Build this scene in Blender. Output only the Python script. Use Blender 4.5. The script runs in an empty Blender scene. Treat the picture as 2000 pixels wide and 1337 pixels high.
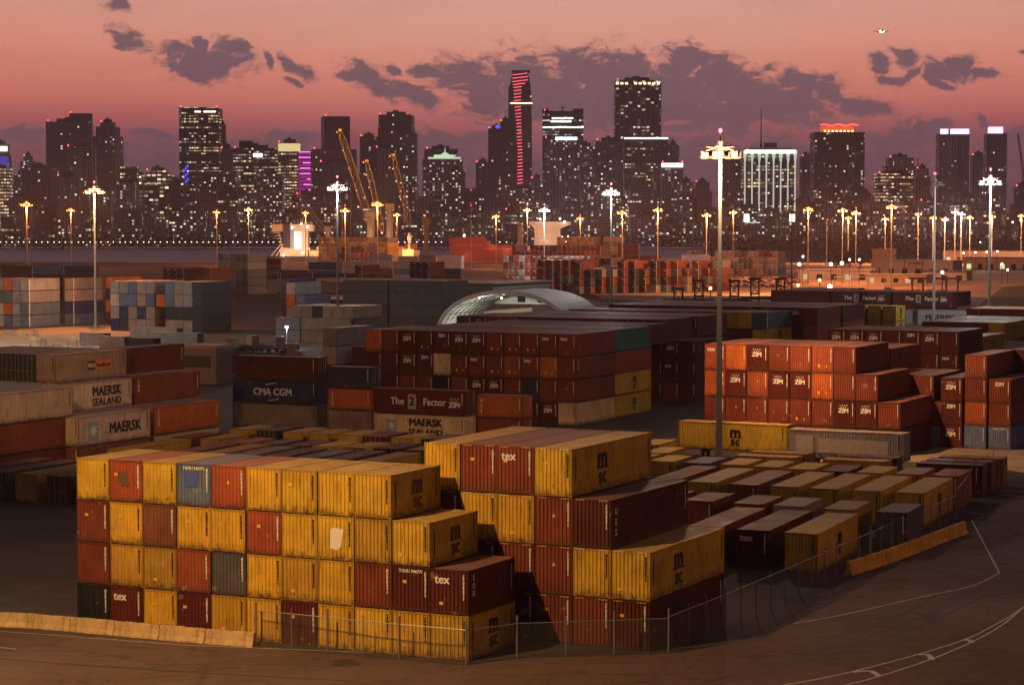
import bpy, math, random
from mathutils import Vector, Matrix
random.seed(7)
C0 = bpy.context.scene
# ------------------------------------------------------------------ camera
F, PIT, H = 4392.3, .0527, 24.96          # focal length in photo pixels, downward pitch, eye height (m)
OX, OY, TH = -2.507, 127.4, -.457         # origin and heading of the yard grid
cam = bpy.data.cameras.new('camera'); co = bpy.data.objects.new('camera', cam)
C0.collection.objects.link(co); C0.camera = co
cam.sensor_width = 36; cam.lens = 36*F/2000; cam.clip_start = 1; cam.clip_end = 40000
co.location = (0, 0, H); co.rotation_euler = (math.pi/2-PIT, 0, 0)
C0.render.resolution_x, C0.render.resolution_y = 1024, 684
vs = C0.view_settings; vs.view_transform = 'Standard'; vs.look = 'None'; vs.exposure = 0; vs.gamma = 1
try: C0.cycles.volume_max_steps = 64
except Exception: pass
# ------------------------------------------------------------------ node helper
def lin(c):
    return tuple((x/12.92 if x <= .04045 else ((x+.055)/1.055)**2.4) for x in [v/255 for v in c])
class NT:
    def __init__(s, tree): s.t = tree; s.n = tree.nodes; s.l = tree.links; s.n.clear()
    def new(s, ty, **kw):
        n = s.n.new(ty)
        for k, v in kw.items(): setattr(n, k, v)
        return n
    def put(s, sock, v):
        if hasattr(v, 'is_output'): s.l.new(v, sock)
        elif v is not None:
            try: sock.default_value = v
            except Exception: sock.default_value = tuple(v)+(1,)
    def m(s, op, a, b=None, c=None, clamp=False):
        n = s.new('ShaderNodeMath', operation=op, use_clamp=clamp)
        s.put(n.inputs[0], a)
        if b is not None: s.put(n.inputs[1], b)
        if c is not None: s.put(n.inputs[2], c)
        return n.outputs[0]
    def vm(s, op, a, b=None):
        n = s.new('ShaderNodeVectorMath', operation=op); s.put(n.inputs[0], a)
        if b is not None: s.put(n.inputs[1], b)
        return n.outputs['Value'] if op in ('LENGTH', 'DOT_PRODUCT') else n.outputs[0]
    def mix(s, f, a, b, mode='MIX'):
        n = s.new('ShaderNodeMix', data_type='RGBA', blend_type=mode)
        s.put(n.inputs[0], f); s.put(n.inputs[6], a); s.put(n.inputs[7], b); return n.outputs[2]
    def ramp(s, f, stops, interp='LINEAR'):
        n = s.new('ShaderNodeValToRGB'); s.put(n.inputs[0], f); e = n.color_ramp.elements
        n.color_ramp.interpolation = interp
        while len(e) < len(stops): e.new(.5)
        for el, (p, c) in zip(e, stops):
            el.position = p; el.color = (tuple(c)+(1,))[:4] if hasattr(c, '__len__') else (c, c, c, 1)
        return n.outputs[0]
    def noise(s, v, scale, det=3, rough=.55, dist=0):
        n = s.new('ShaderNodeTexNoise'); s.put(n.inputs['Vector'], v); n.inputs['Scale'].default_value = scale
        n.inputs['Detail'].default_value = det; n.inputs['Roughness'].default_value = rough
        n.inputs['Distortion'].default_value = dist; return n.outputs['Fac']
    def rng(s, v, a, b, c=0., d=1.):
        n = s.new('ShaderNodeMapRange'); s.put(n.inputs[0], v)
        for i, x in enumerate((a, b, c, d)): s.put(n.inputs[1+i], x)
        return n.outputs[0]
    def sep(s, v):
        n = s.new('ShaderNodeSeparateXYZ'); s.put(n.inputs[0], v); return n.outputs
    def comb(s, x, y, z):
        n = s.new('ShaderNodeCombineXYZ'); s.put(n.inputs[0], x); s.put(n.inputs[1], y); s.put(n.inputs[2], z); return n.outputs[0]
# ------------------------------------------------------------------ sky: dusk gradient with clouds, by direction
w = bpy.data.worlds.new('World'); C0.world = w; w.use_nodes = True
k = NT(w.node_tree)
tc = k.new('ShaderNodeTexCoord'); X, Y, Z = k.sep(tc.outputs['Generated'])
Yc = k.m('MAXIMUM', Y, .02)
u = k.m('DIVIDE', X, Yc)                    # tangent of azimuth from due west
v = k.m('DIVIDE', Z, Yc)                    # tangent of elevation
vh = k.m('DIVIDE', Z, k.m('MAXIMUM', k.m('SQRT', k.m('ADD', k.m('MULTIPLY', X, X), k.m('MULTIPLY', Y, Y))), .02))
front = k.rng(Y, .0, .85)
SKY = [(0, (88, 60, 76)), (14, (98, 66, 82)), (28, (116, 74, 86)), (38, (150, 84, 92)), (46, (190, 104, 106)), (56, (222, 130, 120)), (68, (236, 150, 130)), (82, (243, 168, 147)), (98, (242, 178, 160)), (120, (232, 180, 168)), (200, (180, 145, 150))]
el = k.m('MULTIPLY', vh, 5.0)                # 0..1 for tan 0..0.2
grad = k.ramp(el, [(px*.001*5, lin(c)) for px, c in SKY])
side = k.rng(k.m('ABSOLUTE', k.m('SUBTRACT', u, .03)), .03, .26)
grad = k.mix(k.m('MULTIPLY', side, .25), grad, grad, 'MULTIPLY')
back = k.ramp(k.m('ADD', Z, 0, clamp=True), [(0, lin((72, 52, 54))), (.25, lin((80, 65, 73))), (1, lin((50, 51, 66)))])
hi = k.rng(Z, .12, .55)
base = k.mix(k.m('MAXIMUM', hi, k.m('SUBTRACT', 1, front)), grad, back)
P = k.comb(k.m('MULTIPLY', u, 4.392), k.m('SUBTRACT', .437, k.m('MULTIPLY', v, 4.392)), 0)   # kilo-units of the sky map
CL = [(-760,18,28,12,.3),(-745,78,34,17,.5),(-590,120,85,34,.08),(-600,86,30,14,.7),(-640,92,36,9,.1),(-545,96,36,16,.5),(-475,125,26,10,.9),(-425,132,36,12,.5),(-420,165,14,8,0),(-320,157,28,12,.2),
 (-255,165,68,28,.35),(-190,190,52,24,.3),(-215,136,20,8,.4),(-150,142,36,15,.3),(-95,150,70,38,.15),(-40,180,70,45,.3),(-60,215,30,10,0),(40,185,130,75,.1),(120,125,60,30,.15),(200,160,95,60,0),(290,190,120,75,0),(180,215,160,50,0),(345,115,48,30,.25),(395,150,60,38,.5),
 (450,190,110,55,.2),(560,170,50,22,.4),(610,185,62,28,.45),(690,208,48,20,.2),(520,215,120,45,.1),(400,235,110,40,.1),(705,122,30,18,0),(712,142,28,10,0),(775,118,36,14,.5),(735,158,30,10,.2),(790,150,34,12,-.5),(850,140,38,20,.2),(880,128,38,18,.3),(925,142,45,9,.2),(840,165,28,10,0),(1000,102,10,5,0),
 (790,270,70,30,0),(825,250,22,14,.2),(905,240,18,12,.4),(740,290,90,30,0),(960,280,60,24,0),(-130,285,110,28,.05),(-700,265,60,10,0),(-430,275,80,14,0),(-560,300,200,30,0),(-960,270,60,20,0),(-800,330,140,40,0),(420,300,400,35,0),(0,330,1100,30,0),(-420,330,300,38,0)]
wob = k.new('ShaderNodeTexNoise'); k.put(wob.inputs['Vector'], P); wob.inputs['Scale'].default_value = 11; wob.inputs['Detail'].default_value = 5
Pd = k.vm('ADD', P, k.vm('MULTIPLY', k.vm('SUBTRACT', wob.outputs['Color'], (.5, .5, .5)), (.11, .06, 0)))
acc = None
for cx, cy, rx, ry, rot in CL:
    mp = k.new('ShaderNodeMapping', vector_type='TEXTURE')
    k.put(mp.inputs[0], Pd); mp.inputs['Location'].default_value = (cx/1000, cy/1000, 0)
    mp.inputs['Rotation'].default_value = (0, 0, rot); mp.inputs['Scale'].default_value = (rx/1000*1.3, ry/1000*1.26, 1)
    d = k.m('SUBTRACT', 1.0, k.vm('LENGTH', mp.outputs[0]))
    acc = d if acc is None else k.m('MAXIMUM', acc, d)
st = k.vm('MULTIPLY', Pd, (.9, 1.9, 1))
n1 = k.noise(st, 26, 7, .62, .3)
n2 = k.noise(k.vm('MULTIPLY', Pd, (1, 1.6, 1)), 62, 6, .68, .4)
cm = k.m('ADD', acc, k.m('ADD', k.m('MULTIPLY', k.m('SUBTRACT', n1, .5), 2.0), k.m('MULTIPLY', k.m('SUBTRACT', n2, .5), 1.0)))
cm = k.rng(cm, -.12, .42)
cm = k.m('POWER', cm, 1.25)
cm = k.m('MULTIPLY', cm, k.rng(Y, .5, .8))
haze_lo = k.rng(v, .02, .055)
ccol = k.mix(k.rng(v, .0, .08), lin((90, 64, 80)), lin((110, 88, 102)))
ccol = k.mix(k.rng(n2, .42, .62, 0, .35), ccol, lin((132, 98, 108)))
ccol = k.mix(k.rng(cm, .95, .3, 0, .55), ccol, lin((176, 108, 108)))
sky = k.mix(k.m('MULTIPLY', cm, k.rng(v, .0, .05, .55, .93)), base, ccol)
wisps = k.m('MULTIPLY', k.rng(k.noise(k.vm('MULTIPLY', P, (1, 4, 1)), 3.2, 6, .6, .6), .5, .75), .16)
sky = k.mix(wisps, sky, lin((150, 100, 100)))
ntx = k.new('ShaderNodeTexSky', sky_type='NISHITA'); ntx.sun_disc = False
ntx.sun_elevation = math.radians(-4); ntx.sun_rotation = math.radians(0)
bg = k.new('ShaderNodeBackground'); k.put(bg.inputs[0], sky); bg.inputs[1].default_value = 1.0
bg2 = k.new('ShaderNodeBackground'); k.put(bg2.inputs[0], ntx.outputs[0]); bg2.inputs[1].default_value = .05
ad = k.new('ShaderNodeAddShader'); k.l.new(bg.outputs[0], ad.inputs[0]); k.l.new(bg2.outputs[0], ad.inputs[1])
wo = k.new('ShaderNodeOutputWorld'); k.l.new(ad.outputs[0], wo.inputs[0])
SODIUM = (1, .38, .10); WHITE = (1, .93, .82); WARM = (1, .62, .28)
# ------------------------------------------------------------------ projection helpers used to survey positions from the photograph
def un(px, py, z=0.):
    c, s = math.cos(PIT), math.sin(PIT); uu = (668.5-py)/F
    d = ((px-1000)/F, c+uu*s, -s+uu*c); t = (z-H)/d[2]
    return d[0]*t, d[1]*t
def ab(px, py, z=0.):
    x, y = un(px, py, z); x -= OX; y -= OY
    return x*math.cos(TH)+y*math.sin(TH), -x*math.sin(TH)+y*math.cos(TH)
def W2(a, b): return OX+a*math.cos(TH)-b*math.sin(TH), OY+a*math.sin(TH)+b*math.cos(TH)
def atd(px, d): return (px-1000)/F*d*1.0015, d
def ztop(py, d): return H+(437-py)*d/4400
# ------------------------------------------------------------------ mesh builder
class MB:
    def __init__(s): s.v = []; s.f = []; s.m = []; s.uv = None; s.c = []
    def face(s, pts, mi=0, uv=None):
        i = len(s.v); s.v += [tuple(p) for p in pts]; s.f.append(tuple(range(i, i+len(pts)))); s.m.append(mi)
        if uv is not None:
            if s.uv is None: s.uv = {}
            s.uv[len(s.f)-1] = uv
    def box(s, x0, x1, y0, y1, z0, z1, mi=0, M=None, skip=()):
        p = [Vector(q) for q in ((x0,y0,z0),(x1,y0,z0),(x1,y1,z0),(x0,y1,z0),(x0,y0,z1),(x1,y0,z1),(x1,y1,z1),(x0,y1,z1))]
        if M is not None: p = [M @ q for q in p]
        i = len(s.v); s.v += [tuple(q) for q in p]
        for nm, f in (('b',(0,3,2,1)),('t',(4,5,6,7)),('f',(0,1,5,4)),('r',(1,2,6,5)),('k',(2,3,7,6)),('l',(3,0,4,7))):
            if nm in skip: continue
            s.f.append(tuple(i+j for j in f)); s.m.append(mi)
        return s
    def tube(s, p, q, r, n=6, r2=None, mi=0, cap=True):
        p, q = Vector(p), Vector(q); d = (q-p).normalized(); r2 = r if r2 is None else r2
        e = d.cross(Vector((0, 0, 1)) if abs(d.z) < .9 else Vector((1, 0, 0))).normalized(); g = d.cross(e)
        i = len(s.v)
        for (c, rr) in ((p, r), (q, r2)):
            for j in range(n):
                t = 2*math.pi*j/n; s.v.append(tuple(c+(e*math.cos(t)+g*math.sin(t))*rr))
        for j in range(n): s.f.append((i+j, i+(j+1) % n, i+n+(j+1) % n, i+n+j)); s.m.append(mi)
        if cap: s.f.append(tuple(i+j for j in range(n))[::-1]); s.m.append(mi); s.f.append(tuple(i+n+j for j in range(n))); s.m.append(mi)
        return s
    def prism(s, poly, z0, z1, mi=0):
        n = len(poly); i = len(s.v)
        s.v += [(x, y, z0) for x, y in poly]+[(x, y, z1) for x, y in poly]
        for j in range(n): s.f.append((i+j, i+(j+1) % n, i+n+(j+1) % n, i+n+j)); s.m.append(mi)
        s.f.append(tuple(range(i, i+n))[::-1]); s.m.append(mi); s.f.append(tuple(range(i+n, i+2*n))); s.m.append(mi)
        return s
    def ball(s, c, r, n=8, k=5, sz=1., mi=0):
        i = len(s.v); c = Vector(c)
        for a in range(k+1):
            ph = math.pi*a/k
            for b in range(n):
                t = 2*math.pi*b/n; s.v.append((c.x+r*math.sin(ph)*math.cos(t), c.y+r*math.sin(ph)*math.sin(t), c.z+r*sz*math.cos(ph)))
        for a in range(k):
            for b in range(n): s.f.append((i+a*n+b, i+(a+1)*n+b, i+(a+1)*n+(b+1) % n, i+a*n+(b+1) % n)); s.m.append(mi)
        return s
    def mesh(s, name, mats, smooth=False):
        me = bpy.data.meshes.new(name); me.from_pydata(s.v, [], s.f)
        for m_ in (mats if isinstance(mats, (list, tuple)) else [mats]): me.materials.append(m_)
        me.polygons.foreach_set('material_index', s.m)
        if s.uv:
            ul = me.uv_layers.new(name='UVMap')
            for fi, uvs in s.uv.items():
                for li, q in zip(me.polygons[fi].loop_indices, uvs): ul.data[li].uv = q
        if smooth: me.polygons.foreach_set('use_smooth', [True]*len(me.polygons))
        me.update(); return me
    def build(s, name, mats, parent=None, smooth=False, **kw): return link(name, s.mesh(name, mats, smooth), parent, **kw)
def link(name, me, parent=None, loc=None, rz=None, col=None):
    o = bpy.data.objects.new(name, me); C0.collection.objects.link(o)
    if parent is not None: o.parent = parent
    if loc is not None: o.location = loc
    if rz is not None: o.rotation_euler = (0, 0, rz)
    if col is not None: o.color = tuple(col)+(1,)
    return o
def tag(o, label=None, cat=None, group=None, kind=None):
    if label: o['label'] = label
    if cat: o['category'] = cat
    if group: o['group'] = group
    if kind: o['kind'] = kind
    return o
def thing(name, label, cat, loc=(0, 0, 0), rz=0, group=None):
    o = bpy.data.objects.new(name, None); C0.collection.objects.link(o); o.location = loc; o.rotation_euler = (0, 0, rz)
    return tag(o, label, cat, group)
# ------------------------------------------------------------------ materials
MATS = {}
def mat(name, rgb=(.5, .5, .5), rough=.6, metal=0, emit=None, es=0, vary=.0, scale=1., spec=.5, bump=0):
    if name in MATS: return MATS[name]
    m_ = bpy.data.materials.new(name); m_.use_nodes = True; q = NT(m_.node_tree)
    b = q.new('ShaderNodeBsdfPrincipled'); o = q.new('ShaderNodeOutputMaterial'); q.l.new(b.outputs[0], o.inputs[0])
    b.inputs['Roughness'].default_value = rough; b.inputs['Metallic'].default_value = metal; b.inputs['Specular IOR Level'].default_value = spec
    if vary:
        t = q.new('ShaderNodeTexCoord'); n = q.noise(t.outputs['Object'], scale, 6, .65)
        c = q.mix(q.rng(n, .3, .7), tuple(x*(1-vary) for x in rgb), tuple(min(1, x*(1+vary)) for x in rgb)); q.put(b.inputs['Base Color'], c)
        if bump:
            bn = q.new('ShaderNodeBump'); bn.inputs['Strength'].default_value = bump; bn.inputs['Distance'].default_value = .05
            q.put(bn.inputs['Height'], q.noise(t.outputs['Object'], scale*6, 4)); q.l.new(bn.outputs[0], b.inputs['Normal'])
    else: b.inputs['Base Color'].default_value = tuple(rgb)+(1,)
    if emit:
        b.inputs['Emission Color'].default_value = tuple(emit)+(1,); b.inputs['Emission Strength'].default_value = es
    MATS[name] = m_; return m_
def paint_mat(attr=False):
    m_ = bpy.data.materials.new('yard_paint' if attr else 'container_paint'); m_.use_nodes = True; q = NT(m_.node_tree)
    b = q.new('ShaderNodeBsdfPrincipled'); o = q.new('ShaderNodeOutputMaterial'); q.l.new(b.outputs[0], o.inputs[0])
    t = q.new('ShaderNodeTexCoord'); oi = q.new('ShaderNodeObjectInfo')
    if attr: at = q.new('ShaderNodeAttribute', attribute_name='col'); base_ = at.outputs['Color']; P_ = t.outputs['Object']
    else:
        base_ = oi.outputs['Color']
        P_ = q.vm('ADD', t.outputs['Object'], q.vm('MULTIPLY', oi.outputs['Location'], (1.37, 1.91, 3.3)))
    n1 = q.noise(P_, .55, 5, .6); n2 = q.noise(q.vm('MULTIPLY', P_, (1, 1, .12)), 5., 5, .7); n3 = q.noise(P_, 2.6, 8, .75)
    fade = q.rng(n1, .3, .72, .74, 1.16)
    c = q.mix(1., base_, q.comb(fade, fade, fade), 'MULTIPLY')
    c = q.mix(q.m('MULTIPLY', q.rng(n2, .50, .72), .55), c, (.075, .035, .02))     # streaks of grime running down
    c = q.mix(q.m('MULTIPLY', q.rng(n3, .61, .67), .8), c, (.10, .035, .014))      # rust spots
    oz = q.sep(t.outputs['Object'])[2]
    if not attr: c = q.mix(q.m('MULTIPLY', q.rng(oz, .12, .55, 1, 0), q.rng(n3, .42, .6)), c, (.09, .035, .018))      # rusty bottom edge
    n4 = q.noise(q.vm('MULTIPLY', P_, (.8, .8, 1.2)), 1.1, 3, .5)
    c = q.mix(q.m('MULTIPLY', q.rng(n4, .67, .70), .3), c, q.mix(.65, c, (.62, .5, .36)))         # scuffed pale patches
    q.put(b.inputs['Base Color'], c); q.put(b.inputs['Roughness'], q.rng(n1, .3, .7, .5, .75)); b.inputs['Specular IOR Level'].default_value = .3
    return m_
PAINT = paint_mat(); YARD = paint_mat(True)
WHT = mat('white_lettering', (.72, .70, .66), .6); BLK = mat('black_lettering', (.012, .012, .014), .5)
STK = mat('yellow_sticker', (.75, .42, .05), .5); REDP = mat('red_mark', (.6, .05, .03), .5); TEALP = mat('teal_mark', (.2, .42, .5), .5); NAVYP = mat('navy_mark', (.02, .03, .08), .5)
ORGP = mat('orange_mark', (.7, .2, .04), .5); SMUDGE = mat('dark_smudge', (.12, .07, .03), .8); BLUEP = mat('blue_mark', (.06, .10, .40), .6)
STEEL = mat('galvanised_steel', (.34, .34, .33), .5, .6, vary=.15, scale=1.5); DARKSTEEL = mat('dark_steel', (.03, .03, .032), .6, .3)
POLEM = mat('painted_pole', (.30, .32, .29), .55, .2, vary=.12, scale=.4); POLED = mat('weathered_pole', (.10, .085, .08), .7, vary=.2, scale=.5)
CONC = mat('concrete', (.42, .36, .27), .85, vary=.3, scale=.8, bump=.5); RUBBER = mat('rubber', (.015, .015, .016), .8)
CAR = mat('container_steel_shadow', (.02, .018, .018), .8)
def emat(name, c, s): return mat(name, (.02, .02, .02), .5, emit=c, es=s)
# ------------------------------------------------------------------ lettering
TXT = {}
def text_mesh(s, size, m_, bold=.0, sx=1., line=1.0):
    key = (s, size, m_.name, bold, sx, line)
    if key in TXT: return TXT[key]
    cu = bpy.data.curves.new('lettering', 'FONT'); cu.body = s; cu.size = size; cu.align_x = 'CENTER'; cu.align_y = 'CENTER'
    cu.resolution_u = 2; cu.space_line = line; cu.extrude = .004
    ob = bpy.data.objects.new('t', cu); C0.collection.objects.link(ob)
    dg = bpy.context.evaluated_depsgraph_get(); me = bpy.data.meshes.new_from_object(ob.evaluated_get(dg))
    bpy.data.objects.remove(ob); bpy.data.curves.remove(cu)
    for vv in me.vertices: vv.co.x *= sx
    if bold:                     # heavier strokes: the outline repeated a few centimetres apart, 2 mm proud each
        V = [v_.co.copy() for v_ in me.vertices]; Fs = [tuple(p_.vertices) for p_ in me.polygons]; nv = []; nf = []
        for i_, (dx, dy) in enumerate(((0, 0), (bold, bold*.6), (-bold, bold*.6), (bold, -bold*.6), (-bold, -bold*.6))):
            n0 = len(nv); nv += [(q_.x+dx, q_.y+dy, q_.z+.002*i_) for q_ in V]; nf += [tuple(n0+j for j in f_) for f_ in Fs]
        me = bpy.data.meshes.new('lettering'); me.from_pydata(nv, [], nf)
    me.materials.clear(); me.materials.append(m_); me.name = 'lettering'
    TXT[key] = me; return me
def flat_mesh(name, polys, m_):
    key = (name, str(polys), m_.name)
    if key in TXT: return TXT[key]
    b = MB()
    for p in polys:
        b.face([(x, y, .004) for x, y in p])
    TXT[key] = b.mesh(name, m_); return TXT[key]
def disc(cx, cy, rx, ry=None, n=10):
    ry = rx if ry is None else ry
    return [(cx+rx*math.cos(2*math.pi*i/n), cy+ry*math.sin(2*math.pi*i/n)) for i in range(n)]
def rect(x0, x1, y0, y1): return [(x0, y0), (x1, y0), (x1, y1), (x0, y1)]
RF = Matrix(((0, 0, -1), (-1, 0, 0), (0, 1, 0)))     # text on the front end (normal -x)
RS = Matrix(((1, 0, 0), (0, 0, -1), (0, 1, 0)))      # text on the long side (normal -y)
RD = Matrix(((0, 0, 1), (1, 0, 0), (0, 1, 0)))       # text on the far end (normal +x)
def stick(root, name, me, face, x, z, L, off=.012):
    """fix a flat mark on a face: x measured along the face from its centre, z above the base"""
    o = link(name, me, root)
    R = {'f': RF, 's': RS, 'd': RD}[face]
    p = {'f': Vector((-L/2-off, -x, z)), 's': Vector((x, -1.219-off, z)), 'd': Vector((L/2+off, x, z))}[face]
    o.matrix_local = Matrix.Translation(p) @ R.to_4x4(); return o
# ------------------------------------------------------------------ shipping containers
WD = 2.438
CM = {}
def corr(p0, p1, n_, z0, z1, depth=.045, pitch=.26, b=None, rib=.5):
    """corrugated sheet from p0 to p1 (xy), outward normal n_, trapezoid grooves"""
    p0, p1, nn = Vector(p0), Vector(p1), Vector(n_); L = (p1-p0).length; k_ = max(3, round(L/pitch)); d = (p1-p0)/k_
    pts = []
    for i in range(k_):
        a = p0+d*i
        pts += [a, a+d*(rib), a+d*(rib+.14)-nn*depth, a+d*.86-nn*depth]
    pts.append(p1)
    for a, c in zip(pts, pts[1:]): b.face([(a.x, a.y, z0), (c.x, c.y, z0), (c.x, c.y, z1), (a.x, a.y, z1)])
def cont_meshes(L, h, doors_front, lod=0):
    key = (L, h, doors_front, lod)
    if key in CM: return CM[key]
    x0, x1, y = -L/2, L/2, WD/2; R = {}
    fr = MB(); t = .07
    for sx in (-1, 1):
        for sy in (-1, 1):
            fx, fy = sx*(L/2-.08), sy*(y-.04)
            fr.box(fx-.08, fx+.08, fy-.04, fy+.04, .118, h-.118)
            cx, cy = sx*(L/2-.09), sy*(y-.08)
            for zz in (0, h-.118): fr.box(cx-.094, cx+.094, cy-.084, cy+.084, zz, zz+.118)
    for sy in (-1, 1):
        yy = sy*(y-.03); fr.box(x0+.18, x1-.18, yy-.03, yy+.03, .03, .17); fr.box(x0+.18, x1-.18, yy-.03, yy+.03, h-.10, h-.03)
    for sx in (-1, 1):
        xx = sx*(L/2-.04); fr.box(xx-.04, xx+.04, -y+.16, y-.16, .03, .17); fr.box(xx-.04, xx+.04, -y+.16, y-.16, h-.12, h-.02)
    wl = MB()
    ze, zt = .17, h-.10
    corr((x0+.17, -y+.014), (x1-.17, -y+.014), (0, -1), ze, zt, b=wl, pitch=.28)
    corr((x1-.17, y-.014), (x0+.17, y-.014), (0, 1), ze, zt, b=wl, pitch=.28)
    bx, s_ = (x1-.014, 1) if doors_front else (x0+.014, -1)
    if s_ < 0: corr((bx, y-.09), (bx, -y+.09), (-1, 0), ze, h-.12, b=wl, pitch=.255, rib=.64, depth=.065)
    else: corr((bx, -y+.09), (bx, y-.09), (1, 0), ze, h-.12, b=wl, pitch=.255, rib=.64, depth=.065)
    wl.face([(x0+.05, -y+.05, .1), (x0+.05, y-.05, .1), (x1-.05, y-.05, .1), (x1-.05, -y+.05, .1)])
    rf = MB(); k_ = max(8, round(L/.55)); d = (L-.24)/k_; zr = h-.035
    pts = []
    for i in range(k_):
        a = x0+.12+d*i; pts += [(a, zr), (a+d*.7, zr), (a+d*.78, zr-.02), (a+d*.92, zr-.02)]
    pts.append((x1-.12, zr))
    for (a, za), (c, zc) in zip(pts, pts[1:]): rf.face([(a, -y+.05, za), (c, -y+.05, zc), (c, y-.05, zc), (a, y-.05, za)])
    rf.box(x0+.01, x0+.12, -y+.17, y-.17, h-.06, h-.015); rf.box(x1-.12, x1-.01, -y+.17, y-.17, h-.06, h-.015)
    R['corner_frame'] = fr; R['wall_panels'] = wl; R['roof_panel'] = rf
    dx = x0 if doors_front else x1; sg = -1 if doors_front else 1
    for nm, ya, yb in (('door', -y+.1, -.012), ('door2', .012, y-.1)):
        db = MB(); a_, b_ = sorted((dx-sg*.06, dx-sg*.02)); db.box(a_, b_, ya, yb, .18, h-.13)
        for j in range(5):
            zz = .35+(h-.75)*j/4; a_, b_ = sorted((dx-sg*.021, dx-sg*.006)); db.box(a_, b_, ya+.12, yb-.12, zz, zz+.2)
        R[nm] = db
    bars = MB()
    for yy in (-y+.38, -.3, .3, y-.38):
        bars.tube((dx+sg*.012, yy, .06), (dx+sg*.012, yy, h-.05), .022, 5)
        bars.box(min(dx, dx+sg*.03), max(dx, dx+sg*.03), yy-.02, yy+.26, 1.15, 1.21)
    R['locking_bars'] = bars
    names = {'door2': 'door'}
    CM[key] = {n: b.mesh(names.get(n, n), [STEEL if n == 'locking_bars' else PAINT]) for n, b in R.items()}
    return CM[key]
COL = {'Y': (.60, .385, .038), 'y': (.46, .28, .04), 'R': (.33, .078, .036), 'B': (.20, .046, .024), 'b': (.20, .075, .045), 'M': (.105, .016, .013), 'm': (.10, .022, .02),
 'U': (.12, .17, .30), 'N': (.025, .04, .12), 'G': (.09, .09, .11), 'K': (.012, .018, .018), 'T': (.06, .18, .17), 'C': (.66, .50, .28), 'W': (.50, .44, .38),
 'S': (.30, .29, .31), 'O': (.46, .12, .03), 'o': (.46, .24, .05), 'A': (.32, .25, .20), 'D': (.035, .04, .05), 'g': (.10, .15, .12), 'V': (.11, .15, .24)}
CNAME = {'Y': 'bright yellow', 'y': 'worn mustard', 'R': 'red-orange', 'B': 'red-brown', 'b': 'faded brown', 'M': 'dark maroon', 'm': 'blackish maroon', 'U': 'dull blue', 'N': 'navy blue', 'G': 'slate grey', 'K': 'black-green',
 'T': 'teal', 'C': 'cream', 'W': 'off-white', 'S': 'silver grey', 'O': 'orange', 'o': 'ochre', 'A': 'tan grey', 'D': 'near-black', 'g': 'grey-green', 'V': 'steel blue'}
ORD = ['', 'first', 'second', 'third', 'fourth', 'fifth', 'sixth', 'seventh', 'eighth', 'ninth', 'tenth', 'eleventh', 'twelfth', 'thirteenth', 'fourteenth', 'fifteenth', 'sixteenth']
NCONT = [0]
MAERSK_STAR = [[(0, 0)]]
def star(cx, cy, r, n=7):
    return [(cx+(r if i % 2 == 0 else r*.38)*math.cos(math.pi/2+math.pi*i/n), cy+(r if i % 2 == 0 else r*.38)*math.sin(math.pi/2+math.pi*i/n)) for i in range(2*n)]
SER = ['MSCU\n3829417', 'TRLU\n5820316', 'ZCSU\n2479015', 'CAXU\n6618824']
def serial(root, face, x, z, L, m_, i=0, sz=.135):
    s = '\n'.join(SER[i % 4].replace('\n', '')); me = text_mesh(s, sz*1.35, m_, .012, 1.0, .72)
    stick(root, 'serial_number', me, face, x, z, L)
def zim(root, face, x, z, L, s=1., stars=True):
    stick(root, 'lettering', text_mesh('ZIM', .66*s, WHT, .035*s, 1.05), face, x, z, L)
    if stars:
        ps = [star(-.38*s+i*.253*s, .58*s, .1*s) for i in range(4)]+[star(-.25*s+i*.25*s, .36*s, .1*s) for i in range(3)]
        stick(root, 'emblem', flat_mesh('emblem', ps, WHT), face, x, z, L)
def msc(root, face, x, z, L, s=1.):
    stick(root, 'lettering', text_mesh('m', 1.65*s, BLK, .06*s, 1.0), face, x, z+.5*s, L)
    stick(root, 'lettering', text_mesh('sc', 1.2*s, BLK, .035*s, 1.05), face, x, z-.45*s, L)
    wv = [[(x_*s, (.03+.05*math.sin(x_*6))*s) for x_ in (-.75, -.4, 0, .4, .75)]+[(x_*s, (-.05+.05*math.sin(x_*6))*s) for x_ in (.75, .4, 0, -.4, -.75)]]
    stick(root, 'emblem', flat_mesh('emblem', wv, BLK), face, x, z+.02, L)
def factor(root, L, z, s=1.):
    stick(root, 'lettering', text_mesh('The', 1.15*s, WHT, .03, 1.), 's', -2.9*s, z, L)
    stick(root, 'lettering', text_mesh('Factor', 1.15*s, WHT, .03, 1.), 's', 2.0*s, z, L)
    stick(root, 'emblem', flat_mesh('emblem', [rect(-.55*s, .55*s, -.85*s, .85*s)], mat('emblem_grey', (.35, .38, .36), .5)), 's', -.95*s, z, L)
    stick(root, 'emblem', flat_mesh('emblem', [rect(-.45*s, -.1*s, .2*s, .7*s), rect(.1*s, .5*s, .3*s, .8*s)], ORGP), 's', -.95*s, z, L, .02)
    stick(root, 'emblem', text_mesh('2', 1.4*s, BLK, .05), 's', -.95*s, z, L, .03)
    zim(root, 's', 4.6*s, z-.25*s, L, 1.25*s)
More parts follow.
